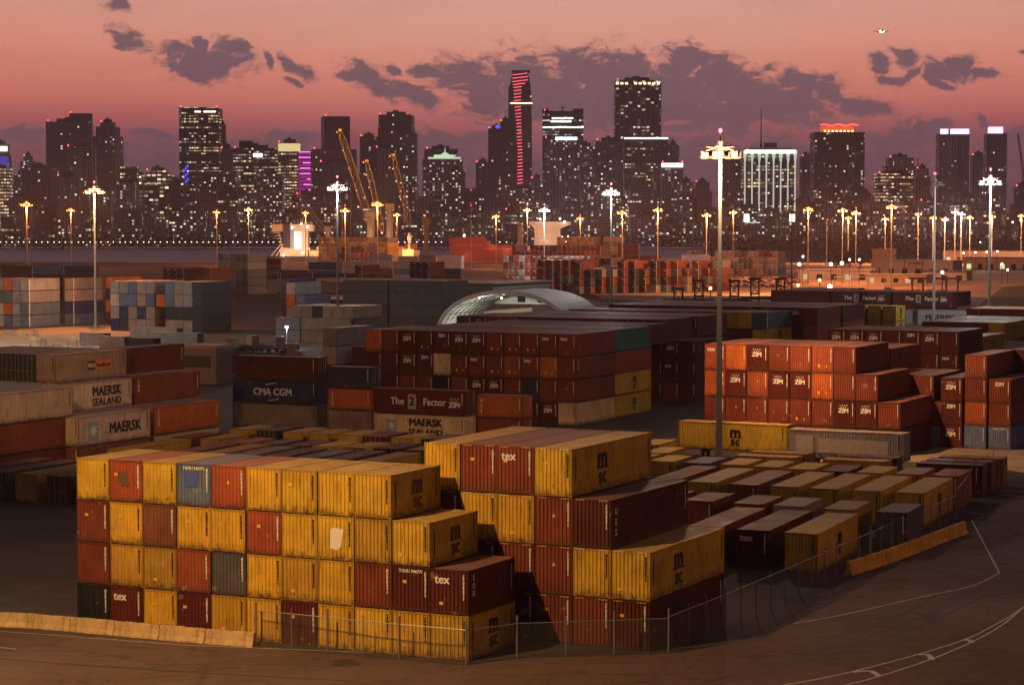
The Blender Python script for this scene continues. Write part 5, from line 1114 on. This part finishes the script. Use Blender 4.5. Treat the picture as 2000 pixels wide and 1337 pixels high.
for i in range(9): glow(o, 'blue_led', -hw*.78+(i % 3)*2.6, -hw*.78+(i % 3)*2.6+1.2, -D_/2, ht*.42+3.1*i, ht*.42+3.1*i+4, (.06, .08, 1), 2.5, 'blue_led')
tower(432, 444, 244, 3160, 'a', .08, .6, .7, 'thin side tower hugging the broad office tower', 0, slabs=1); tower(436, 458, 290, 3000, 'a', .10, .5, .6, 'narrow balcony tower right of the broad office one', 0, slabs=1)
tower(370, 445, 398, 2550, 'a', .10, .2, .2, 'dark terraced block at the foot of the broad office tower', .1, steps=((.8, .7),))
o, hw, D_, ht = tower(461, 545, 291, 2950, 'o', .62, .3, .25, 'dark office block with bright rooftop sign', 0)
glow(o, 'sign_white', -hw*.05, hw*.35, -D_/2, ht-11, ht-7, (1, 1, 1), 5, 'roof_sign')
MB().box(-hw*.75, -hw*.2, -D_*.3, D_*.3, ht, ht+10).build('roof_box', TOPM, o)
o, hw, D_, ht = tower(547, 590, 280, 2900, 'o', .9, .5, .15, 'office tower with yellow-lit glazed top storeys', 0)
glow(o, 'yellow_crown', -hw, hw, -D_/2, ht-11, ht-1, (1, .78, .35), .9, 'lit_crown')
o, hw, D_, ht = tower(584, 612, 296, 2880, 'o', .3, .3, .3, 'tower face lit bright magenta', 0, top='none')
glow(o, 'magenta_wall', -hw*.9, hw*.9, -D_/2, 8, ht-2, (.55, .02, .38), .55, 'magenta_panel')
m = MB()
for i in range(int(ht/5)): m.box(-hw*.9, hw*.9, -D_/2-1.05, -D_/2-.92, 5*i+6, 5*i+7.2)
for i in range(5): m.box(-hw*.9+i*hw*.45-.2, -hw*.9+i*hw*.45+.3, -D_/2-1.2, -D_/2-1.06, 6, ht-2)
m.build('panel_mullions', TOPM, o)
for i in range(16): MB().box(hw*random.uniform(-.9, .7), hw*.8, -D_/2-1.3, -D_/2-1.1, 12+i*ht/17, 13.3+i*ht/17).build('pink_strip', emat('pink_led', (1, .25, .9), 1.6), o)
tower(608, 700, 293, 3050, 'a', .04, .2, .4, 'dark broad tower behind the magenta one', .1)
tower(628, 686, 229, 3250, 'a', .05, .2, .3, 'tall dark square tower behind the lit crane boom', .25, slabs=1, top='none')
tower(618, 706, 318, 2650, 'a', .12, .1, .25, 'dark round-shouldered block in front of the square tower', 0, steps=((.86, .8),))
tower(703, 741, 268, 3150, 'a', .12, .2, .4, 'dark tower left of the twin-stepped one', .1); tower(741, 811, 226, 3250, 'a', .13, .3, .5, 'tall dark stepped tower right of the cranes', -.1, slabs=1, steps=((.9, .97),))
tower(736, 775, 290, 2800, 'a', .12, .8, .5, 'greenish tower in front of the tall stepped one', 0, fins=4); tower(765, 816, 262, 2900, 'a', .12, .3, .5, 'dark balcony tower at the cranes', 0, slabs=1)
tower(828, 895, 292, 3300, 'a', .05, .8, .8, 'grey tower behind the green-capped one', .1)
o, hw, D_, ht = tower(828, 904, 312, 2850, 'a', .42, .9, .4, 'apartment tower with floodlit green-white domed crown', 0, fins=9, top='none', beacon=0)
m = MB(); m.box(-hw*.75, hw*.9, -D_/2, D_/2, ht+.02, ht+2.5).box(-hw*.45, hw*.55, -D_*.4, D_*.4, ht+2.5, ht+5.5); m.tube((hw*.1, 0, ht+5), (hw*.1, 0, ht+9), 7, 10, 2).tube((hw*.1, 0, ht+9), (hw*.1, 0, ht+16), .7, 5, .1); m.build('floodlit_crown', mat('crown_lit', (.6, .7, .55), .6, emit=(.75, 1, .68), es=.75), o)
# centre
tower(930, 957, 318, 3050, 'a', .12, .3, .6, 'small dark tower left of the blue-topped one', 0, slabs=1)
o, hw, D_, ht = tower(954, 986, 252, 3200, 'a', .06, .2, .6, 'dark curved tower with blue-lit rooftop', 0, slabs=1); glow(o, 'blue_roof', -hw*.1, hw, -D_/2, ht+.1, ht+4, (.05, .1, 1), 2.2, 'blue_rooftop_light')
tower(972, 1004, 238, 3150, 'a', .08, .2, .5, 'dark tower pressed against the red-striped one', 0, slabs=1, steps=((.93, .7),))
tw = thing('striped_tower', 'slender tapering tower with a spine of red light stripes', 'tower', (*atd(1017, 3000), 0)); S_ = 3000/F
ht = ztop(143, 3000); prof = [(0, -15, 15), (ht*.55, -14, 15), (ht*.86, -16, 14), (ht*.96, -13, 11.5), (ht, -9, 9)]
m = MB()
for (z0, a0, a1), (z1, c0, c1) in zip(prof, prof[1:]):
    for (u0, w0, u1, w1, L0) in (((a0, -12), (a1, -12), (c0, -12), (c1, -12), a1-a0), ((a1, -12), (a1, 12), (c1, -12), (c1, 12), 24), ((a1, 12), (a0, 12), (c1, 12), (c0, 12), a1-a0), ((a0, 12), (a0, -12), (c0, 12), (c0, -12), 24)): m.face([(*u0, z0), (*w0, z0), (*w1, z1), (*u1, z1)], uv=[(0, z0), (L0, z0), (L0, z1), (0, z1)])
m.face([(-9, -12, ht), (9, -12, ht), (9, 12, ht), (-9, 12, ht)], uv=[(.01, .01)]*4); link('facade', m.mesh('facade', TM['a']), tw, col=(.07, .2, .3))
RS_ = emat('red_stripe_light', (1, .10, .16), 2.6)
def cpx(px): return (px-1017)*S_
zz = ht-2; i_ = 0
SPINE = [(143, 1003, 1028), (150, 1001, 1031), (163, 1000, 1031), (170, 1003, 1019), (200, 1004, 1017), (240, 1008, 1018), (300, 1011, 1020), (360, 1010, 1021), (392, 1008, 1020), (400, 1006, 1009), (420, 1003, 1009), (435, 999, 1010), (440, 993, 1010), (466, 993, 1010)]
y_ = 147.
while y_ < 465:
    for (ya, l0, r0), (yb, l1, r1) in zip(SPINE, SPINE[1:]):
        if ya <= y_ <= yb:
            t_ = (y_-ya)/(yb-ya); l_, r_ = l0+(l1-l0)*t_, r0+(r1-r0)*t_; z = ztop(y_, 3000); break
    m = MB(); dz = (r_-l_)*S_*.10; x0, x1 = cpx(l_), cpx(r_); m.face([(x0, -12.6, z-dz), (x1, -12.6, z+dz*.2), (x1, -12.6, z+dz*.2+.8), (x0, -12.6, z-dz+.8)]); m.face([(x0, -12.6, z-dz), (x1, -12.6, z+dz*.2), (x1, -12.1, z+dz*.2), (x0, -12.1, z-dz)]); m.build('light_stripe', RS_, tw); y_ += 6.4 if y_ < 400 else 5.2
glow(tw, 'gold_belt', -14, 15.5, -12, ztop(205, 3000), ztop(202.5, 3000), (1, .8, .5), 2.2)
MB().box(-12, 12, -11, 11, ht, ht+2).build('roof_plant', TOPM, tw); tower(993, 1002, 170, 3080, 'a', .05, .2, .4, 'thin dark slab clipped behind the red-striped tower', 0, beacon=0, top='none')
tower(1037, 1060, 349, 2900, 'a', .2, .9, .5, 'low pale block right of the red-striped tower', 0)
o, hw, D_, ht = tower(1059, 1138, 219, 3200, 'o', .42, .2, .7, 'dark glass office tower with a roof mast arm and bright bands', 0, top='none')
glow(o, 'cool_band', -hw, hw, -D_/2, ht-24, ht-22.4, (.95, 1, .7), 3.5); glow(o, 'cool_band', -hw*.6, hw*.4, -D_/2, ht-16, ht-14, (.95, 1, .8), 4); glow(o, 'cool_band', -hw*.55, hw*.5, -D_/2, ht-11, ht-9.6, (.95, 1, .8), 4)
m = MB(); m.box(-hw, -hw*.7, -D_/2, D_/2, ht, ht+3).box(hw*.5, hw, -D_/2, D_/2, ht, ht+3); m.tube((0, 0, ht), (0, 0, ht+7), .8, 6); m.box(-5, 4, -1, 1, ht+5.5, ht+6.6); m.build('roof_plant', TOPM, o)
o, hw, D_, ht = tower(1062, 1135, 272, 2900, 'a', .34, 1, .5, 'apartment tower with bright blue-white sign, centre', 0, fins=8); glow(o, 'sign_blue_white', -hw*.4, hw*.75, -D_/2, ht-2, ht+1.6, (.7, .85, 1), 4, 'roof_sign')
tower(1125, 1162, 286, 2950, 'a', .35, .8, .6, 'grey apartment tower right of the signed one', .1); tower(1160, 1216, 276, 3000, 'a', .20, .4, .6, 'dark wedge-topped apartment tower, centre right', 0, steps=((.9, .9),))
o, hw, D_, ht = tower(1199, 1287, 160, 3400, 'g', .45, .5, .25, 'tallest square tower with gold-lit top storey', 0, fins=9)
for i in range(10): 
    if i != 3: glow(o, 'gold_windows', -hw+2*hw*(i+.15)/10, -hw+2*hw*(i+.75)/10, -D_/2, ht-6.5, ht-3.5, (1, .75, .38), 3.2, 'lit_window')
o, hw, D_, ht = tower(1217, 1301, 273, 2950, 'o', .42, .2, .3, 'wide dark office block outlined by a bright roof line', 0, fins=6, top='none', beacon=0); glow(o, 'roofline_white', -hw, hw, -D_/2, ht-.3, ht+1.6, (.8, 1, .85), 3.5)
tower(1301, 1325, 283, 3100, 'a', .2, .7, .7, 'narrow striped tower right of the roof-lined block', 0, slabs=1)
o, hw, D_, ht = tower(1290, 1332, 319, 2750, 'a', .24, .6, .2, 'grid-fronted tower with a long white sign', 0, beacon=2); glow(o, 'sign_white', -hw, hw*.95, -D_/2, ht-5, ht-.6, (1, .98, .85), 4.5, 'roof_sign')
tower(1332, 1364, 374, 2900, 'a', .06, .9, .6, 'plain pale block right of the signed tower', 0, slabs=1); tower(1352, 1388, 356, 3300, 'a', .05, .5, .6, 'hazy stepped block behind the nearest mast', 0, steps=((.85, .75),))
# right
tower(1405, 1430, 306, 3000, 'a', .22, .8, .1, 'hazy tower just right of the nearest mast head', 0, fins=4); tower(1428, 1449, 318, 3150, 'a', .15, .5, .7, 'narrow dim tower left of the white-columned one', 0)
o, hw, D_, ht = tower(1449, 1546, 296, 2750, 'o', .52, .1, .25, 'dark tower floodlit with white vertical columns and a tall antenna', 0, top='none')
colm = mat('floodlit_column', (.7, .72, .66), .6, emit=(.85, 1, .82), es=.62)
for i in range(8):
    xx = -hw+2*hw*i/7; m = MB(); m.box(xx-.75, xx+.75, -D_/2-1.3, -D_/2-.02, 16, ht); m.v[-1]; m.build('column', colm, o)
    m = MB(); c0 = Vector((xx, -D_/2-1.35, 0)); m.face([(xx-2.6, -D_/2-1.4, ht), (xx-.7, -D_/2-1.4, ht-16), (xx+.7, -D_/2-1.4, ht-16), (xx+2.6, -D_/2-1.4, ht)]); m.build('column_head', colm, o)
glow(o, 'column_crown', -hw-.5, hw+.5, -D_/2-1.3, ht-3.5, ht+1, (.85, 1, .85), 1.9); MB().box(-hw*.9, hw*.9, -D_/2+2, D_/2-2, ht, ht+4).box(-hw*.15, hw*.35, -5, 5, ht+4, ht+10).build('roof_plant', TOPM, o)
m = MB(); xx = (1484-1497.5)/F*2750; m.tube((xx, 0, ht), (xx, 0, ht+10), 2, 6, 1).tube((xx, 0, ht+10), (xx, 0, ztop(211, 2750)), .9, 5, .35); m.build('antenna', TOPM, o)
for i in range(6): MB().ball((-hw+2*hw*(i+2)/7.5, -D_/2-4, 17), 1.6, 6, 4).build('uplight', emat('uplight_white', (1, 1, .85), 5), o); 
tower(1400, 1450, 424, 2600, 'a', .15, 1, .7, 'low pale wing left of the floodlit parking block', 0); o, hw, D_, ht = tower(1452, 1546, 427, 2550, 'a', .15, 1, .8, 'multi-storey parking block with bright horizontal floors', 0, beacon=0, top='none')
for r_ in range(9):
    for i in range(10):
        if random.random() < .82: glow(o, 'deck_light', -hw+2*hw*(i+.08)/10, -hw+2*hw*(i+.9)/10, -D_/2, 2.2+r_*2.9, 3.5+r_*2.9, (.9, 1, .8), 1.1, 'lit_deck')
for sx_ in (-hw*.98, hw*.9): MB().box(sx_-3, sx_+3, -D_/2-1, -D_/2, ht-4, ht+5).build('bright_block', emat('bright_block', (1, 1, .85), 2.5), o)
tower(1560, 1583, 306, 3100, 'a', .03, .6, .5, 'plain dim slab left of the red-crowned tower', .2)
o, hw, D_, ht = tower(1583, 1680, 260, 3000, 'a', .22, .2, .35, 'big balcony tower with glowing red-orange crown', 0, slabs=1, top='none', beacon=0)
MB().box(-hw*.62, hw*.62, -D_*.3, D_*.3, ht+.02, ht+8).build('lit_crown', mat('orange_crown', (.4, .1, .03), .6, emit=(1, .16, .03), es=.75), o)
for i in range(8): MB().ball((-hw*.55+hw*1.1*i/7, -D_*.3-1, ht+1.4), 1.5, 6, 4).build('crown_lamp', emat('crown_lamp', (1, .5, .2), 4), o)
m = MB()
for i in range(24):
    x0, x1 = -hw*.72+hw*1.5*i/24, -hw*.72+hw*1.5*(i+1)/24; m.tube((x0, -D_*.32, ht+9.5+math.sin(i*.7)*.8), (x1, -D_*.32, ht+9.5+math.sin((i+1)*.7)*.8), .8, 4)
m.build('red_ribbon_light', emat('red_ribbon', (1, .06, .06), 4), o)
tower(1680, 1704, 384, 2800, 'a', .05, .8, .3, 'low pale block right of the red-crowned tower', 0)
tower(1724, 1785, 309, 3150, 'a', .22, .9, .3, 'grey stepped tower behind the gold-floored block', 0, steps=((.9, .8),), fins=5); tower(1707, 1776, 340, 2800, 'o', .72, .3, .1, 'office block with rows of gold floors', 0)
tower(1783, 1812, 330, 3000, 'a', .12, .9, .6, 'pale stepped tower left of the thick mast', 0, steps=((.9, .8),))
o, hw, D_, ht = tower(1828, 1884, 262, 3100, 'a', .16, .8, .4, 'tower with bright violet-white top band', 0, fins=6, top='none'); glow(o, 'violet_band', -hw, -hw*.45, -D_/2, ht-1, ht+6, (.85, .55, 1), 2.4, 'lit_crown'); glow(o, 'violet_band', -hw*.3, hw, -D_/2, ht-1, ht+6, (.85, .55, 1), 2.4, 'lit_crown')
tower(1893, 1921, 304, 3200, 'a', .10, .5, .5, 'dim tower between the two violet-topped ones', 0); o, hw, D_, ht = tower(1920, 1959, 262, 3050, 'a', .14, .8, .7, 'slim tower with violet-white lantern top, right', 0, slabs=1, top='none')
MB().box(-hw*.65, hw*.65, -D_*.35, D_*.35, ht+.02, ht+9).build('lit_crown', emat('violet_crown', (.9, .65, 1), 1.8), o)
tower(1972, 2015, 365, 2700, 'a', .08, .2, .4, 'unfinished dark block with tower crane at right edge', 0, steps=((.7, .7),))
c = thing('tower_crane', 'thin luffing tower crane above the unfinished block', 'crane', (*atd(1995, 2700), 0)); lattice(c, (0, 0, 40), (0, 0, ztop(335, 2700)), 2.5, 2.5, DARKSTEEL, 'mast', 16, .3); lattice(c, (0, 0, ztop(340, 2700)), ((1983-1995)/F*2700, 0, ztop(262, 2700)), 2.2, 1.5, DARKSTEEL, 'boom', 12, .3)
# lower city blocks that fill the foot of the skyline
rd = random.Random(42); n_ = 0
for row, (d0, h0, h1) in enumerate([(2480, 14, 46), (2600, 25, 75), (2780, 40, 95)]):
    px = -30
    while px < 2030:
        wpx = rd.uniform(22, 58); hh = rd.uniform(h0, h1)*(1 if px < 1350 else .72 if px < 1800 else .85)
        if rd.random() < .86:
            n_ += 1; st_ = rd.choice('aaao'); d = d0+rd.uniform(-40, 40); yt = 437-(hh-H)*4400/d
            tower(px, px+wpx, yt, d, st_, rd.uniform(.15, .5)+(.05 if row else .1), rd.random(), rd.random(), ["dim low city block beside the far waterfront, among the small lights", "dim mid-height city block just behind the waterfront ones", "dark mid-height city block half hidden at the foot of the towers"][row], 0, top=None if rd.random() < .5 else 'none', beacon=1 if rd.random() < .06 else 0, cat='building')[0]['group'] = ['low waterfront city blocks', 'mid-height city blocks', 'dark blocks at the foot of the towers'][row]
        px += wpx*rd.uniform(.8, 1.25)
# waterfront promenade lamps
LM = MB(); LM.tube((0, 0, 0), (0, 0, 4.6), .12, 4); PL = LM.mesh('post', DARKSTEEL); PB = MB().ball((0, 0, 5.0), .62, 6, 4).mesh('globe', emat('promenade_globe', (1, .9, .75), 3))
for i in range(86):
    px = 3+i*11.6+rd.uniform(-1.5, 1.5)
    if 870 < px < 990 and rd.random() < .5: continue
    t_ = thing('promenade_lamp', 'small round white promenade lamp at the far waterfront', 'street lamp', (*atd(px, 2412), .3), 0, 'lamps along the far waterfront'); link('post', PL, t_); link('globe', PB, t_)
# dark tree belt on the far shore and right-hand land
def leafmass(name, px0, px1, d0, d1, h0, h1, n, m_, label, seed=1, leaf=1.6):
    r = random.Random(seed); m = MB()
    for i in range(n):
        px = r.uniform(px0, px1); d = r.uniform(d0, d1); x, y = atd(px, d); H_ = h0+(h1-h0)*(.5+.5*math.sin(px*.11+seed)*math.sin(px*.037))
        z = r.random()**.8*H_; s_ = leaf*r.uniform(.5, 1.4)
        e = Vector((r.uniform(-1, 1), r.uniform(-1, 1), r.uniform(-1, 1))).normalized()*s_; f_ = Vector((r.uniform(-1, 1), r.uniform(-1, 1), r.uniform(-1, 1))).normalized()*s_; c_ = Vector((x, y, z)); m.face([c_, c_+e, c_+e+f_, c_+f_])
    return tag(m.build(name, m_), label, 'trees', kind='stuff')
LEAFD = mat('dark_foliage', (.035, .045, .025), .8, vary=.3, scale=.1); LEAFG = mat('lit_foliage', (.07, .09, .03), .8, vary=.3, scale=.3)
leafmass('shore_trees', -30, 1400, 2420, 2470, 7, 15, 7000, LEAFD, 'dark belt of trees along the far waterfront', 3, 2.2)
leafmass('inland_trees', 1380, 2050, 1650, 2200, 8, 16, 9000, LEAFD, 'dark belt of trees across the land at right', 5, 2.0)
def tree(px, d, h, r, m_, label, palm=False, n=1400):
    o = thing('palm_tree' if palm else 'broadleaf_tree', label, 'tree', (*atd(px, d), 0)); rr = random.Random(int(px)); m = MB(); m.tube((0, 0, 0), (rr.uniform(-.3, .3), 0, h*.5), .35, 7, .2)
    if palm: m.tube((0, 0, h*.5), (.3, 0, h), .2, 6, .15)
    else:
        for i in range(7): a = i*.9; m.tube((0, 0, h*.4), (r*.6*math.cos(a), r*.6*math.sin(a), h*.72), .13, 5, .05)
    m.build('trunk', mat('bark', (.06, .045, .035), .9), o); m = MB()
    if palm:
        for i in range(13):
            a = 6.28*i/13+rr.random()*.3; p = Vector((.3, 0, h)); dr = Vector((math.cos(a), math.sin(a), .55))
            for k_ in range(6):
                q2 = p+dr*r/6; sd = dr.cross(Vector((0, 0, 1))).normalized()*(.45-.05*k_); m.face([p-sd, q2-sd*.9-Vector((0, 0, .25)), q2, p]); m.face([p, q2, q2+sd*.9-Vector((0, 0, .25)), p+sd]); p = q2; dr.z -= .27
    else:
        lobes = [Vector((rr.gauss(0, r*.45), rr.gauss(0, r*.45), h*.72+rr.gauss(0, h*.12))) for _ in range(9)]
        for i in range(n):
            c_ = rr.choice(lobes)+Vector((rr.gauss(0, 1), rr.gauss(0, 1), rr.gauss(0, .8)))*r*.24; e = Vector((rr.uniform(-1, 1), rr.uniform(-1, 1), rr.uniform(-1, 1)))*.4; f_ = Vector((rr.uniform(-1, 1), rr.uniform(-1, 1), rr.uniform(-1, 1)))*.4; m.face([c_, c_+e, c_+e+f_, c_+f_])
    m.build('crown', m_, o)
for i_, (px, d, h, r) in enumerate([(1632, 1150, 9, 6), (1658, 1160, 11, 7), (1680, 1150, 10, 6.5), (1646, 1190, 9, 6)]): tree(px, d, h, r, LEAFG, f"leafy green tree behind the lit sheds, {ORD[i_+1]} planted", n=1500)
for i_, (px, d, h, r) in enumerate([(1765, 1090, 10, 3.2), (1787, 1040, 6.5, 4.2), (1800, 1100, 9, 3.2), (1752, 1130, 9, 3)]): tree(px, d, h, r, LEAFG, f"palm tree by the transit shed, {['tall left', 'low bushy', 'tall right', 'far left'][i_]} one", True)
for i_, (px, d, h, r) in enumerate([(874, 2430, 20, 6), (902, 2430, 24, 7), (740, 2440, 18, 6)]): tree(px, d, h, r, LEAFD, f"dark palm on the far shore, {ORD[i_+1]} one", True)
# lit signs, bridge lights and traffic on the land at right
def spot(px, py, d, c, s, r=.9, nm='street_light', lab='small distant light', grp='small lights on the land at right', cat='street light'):
    x, y = atd(px, d); z = ztop(py, d); t_ = thing(nm, lab, cat, (x, y, 0), 0, grp); link('post', MB().tube((0, 0, 0), (0, 0, z), .12, 4).mesh('post', DARKSTEEL), t_); link('globe', MB().ball((0, 0, z), r, 6, 4).mesh('globe', emat(nm+'_'+c, {'w': (1, .95, .8), 'g': (.7, 1, .6), 'o': (1, .45, .12), 'r': (1, .08, .1), 'b': (.1, .2, 1)}[c], s)), t_)
CN = {'w': 'white', 'g': 'greenish', 'o': 'orange', 'r': 'red', 'b': 'blue'}
for i, (px, py, c) in enumerate([(1568, 474, 'w'), (1575, 477, 'r'), (1583, 473, 'w'), (1590, 474, 'w'), (1594, 479, 'r'), (1607, 470, 'w'), (1616, 471, 'w'), (1624, 474, 'w'), (1641, 471, 'w'), (1659, 474, 'r'), (1666, 473, 'b'), (1674, 474, 'r'), (1683, 472, 'w'), (1689, 472, 'w'), (1749, 474, 'r'), (1767, 474, 'r'), (1785, 474, 'w'), (1461, 474, 'b'), (1385, 473, 'w'), (1391, 473, 'w'), (1842, 473, 'w'), (1850, 473, 'w'), (1858, 473, 'w'), (1868, 473, 'w'), (1893, 471, 'w'), (1897, 472, 'w'), (1905, 473, 'w'), (1912, 473, 'w'),
        (1560, 516, 'w'), (1567, 501, 'w'), (1622, 516, 'w'), (1643, 514, 'w'), (1658, 507, 'w'), (1677, 507, 'w'), (1620, 560, 'w'), (1387, 563, 'o'), (1955, 516, 'w'), (1966, 527, 'w'), (1839, 532, 'w'), (1880, 494, 'g'), (1903, 493, 'g'), (1925, 492, 'g'), (1946, 491, 'g'), (1990, 430, 'w'), (1975, 434, 'w'), (798, 463, 'w'), (907, 460, 'w'), (1600, 547, 'o'), (1558, 557, 'o')]):
    dd = 2250 if py < 480 else (1180 if py < 500 else 930); 
    if py > 530: dd = 640
    big = (px, py) in ((1560, 516), (1622, 516), (907, 460), (1643, 514), (1620, 560))
    spot(px, py, dd, c, 9 if not big else 30, (.8 if dd > 2000 else .45)*(1.6 if big else 1), lab=f"tiny {CN[c]} light on a post {'on the far dark shore' if dd > 2000 else 'in the right yard' if dd < 1000 else 'before the far warehouse'}", grp=f"tiny {CN[c]} lights {'on the far dark shore' if dd > 2000 else 'in the right yard' if dd < 1000 else 'before the far warehouse'}")
# aircraft on approach
ap = thing('airplane', 'small airliner head-on with two bright landing lights above the skyline', 'airplane', (*atd(1716, 3600), ztop(63.5, 3600)), 0)
DG = mat('aircraft_grey', (.12, .11, .12), .4)
m = MB()
for i in range(10):
    y0, y1 = -17+3.6*i, -13.4+3.6*i; r0, r1 = [1.95*min(1, max(.08, math.sin(min(1, (y+17.4)/5)*1.57)))*(1 if y < 10 else max(.12, 1-(y-10)/10)) for y in (y0, y1)]; m.tube((0, y0, 0), (0, y1, 0), r0, 12, r1, cap=i in (0, 9))
m.build('fuselage', DG, ap, smooth=True)
for s_ in (-1, 1):
    m = MB(); P_ = [(s_*1.5, -3, -1.0), (s_*15.5, 5, .6), (s_*15.5, 7, .6), (s_*1.5, 4, -1.0)]; m.face(P_); m.face([(x, y, z+.55*(1 if i in (0, 3) else .4)) for i, (x, y, z) in enumerate(P_)][::-1])
    Q = [(x, y, z+.55*(1 if i in (0, 3) else .4)) for i, (x, y, z) in enumerate(P_)]
    for j in range(4): m.face([P_[j], P_[(j+1) % 4], Q[(j+1) % 4], Q[j]])
    m.build('wing', DG, ap); MB().tube((s_*5, -4.5, -1.9), (s_*5, -1, -1.9), 1.05, 10, .8).build('engine', DG, ap); MB().box(min(s_*.5, s_*5), max(s_*.5, s_*5), 15, 17, .8, 1.1).build('tailplane', DG, ap)
    MB().ball((s_*2.0, -5, -.6), 2.1 if s_ else 0, 10, 6).build('landing_light', emat('landing_light', (1, 1, 1), 6), ap)
MB().box(-.2, .2, 13, 17.5, 1.2, 6.4).build('tail_fin', DG, ap); MB().ball((15.6, 5, .9), .45).build('navigation_light', emat('nav_red', (1, .2, .2), 6), ap)
# ================================================================== HAZE
hz = MB().box(-3300, 3300, -60, 4300, -6, 460).mesh('haze', [])
hm = bpy.data.materials.new('haze_air'); hm.use_nodes = True; q = NT(hm.node_tree); pv = q.new('ShaderNodeVolumePrincipled'); oo = q.new('ShaderNodeOutputMaterial'); q.l.new(pv.outputs[0], oo.inputs['Volume'])
pv.inputs['Color'].default_value = (.84, .80, .92, 1); pv.inputs['Density'].default_value = .000085; pv.inputs['Anisotropy'].default_value = .3
hz.materials.append(hm); hmo = link('haze', hz); tag(hmo, 'thin reddish dusk haze over the port and city', 'haze', kind='stuff')
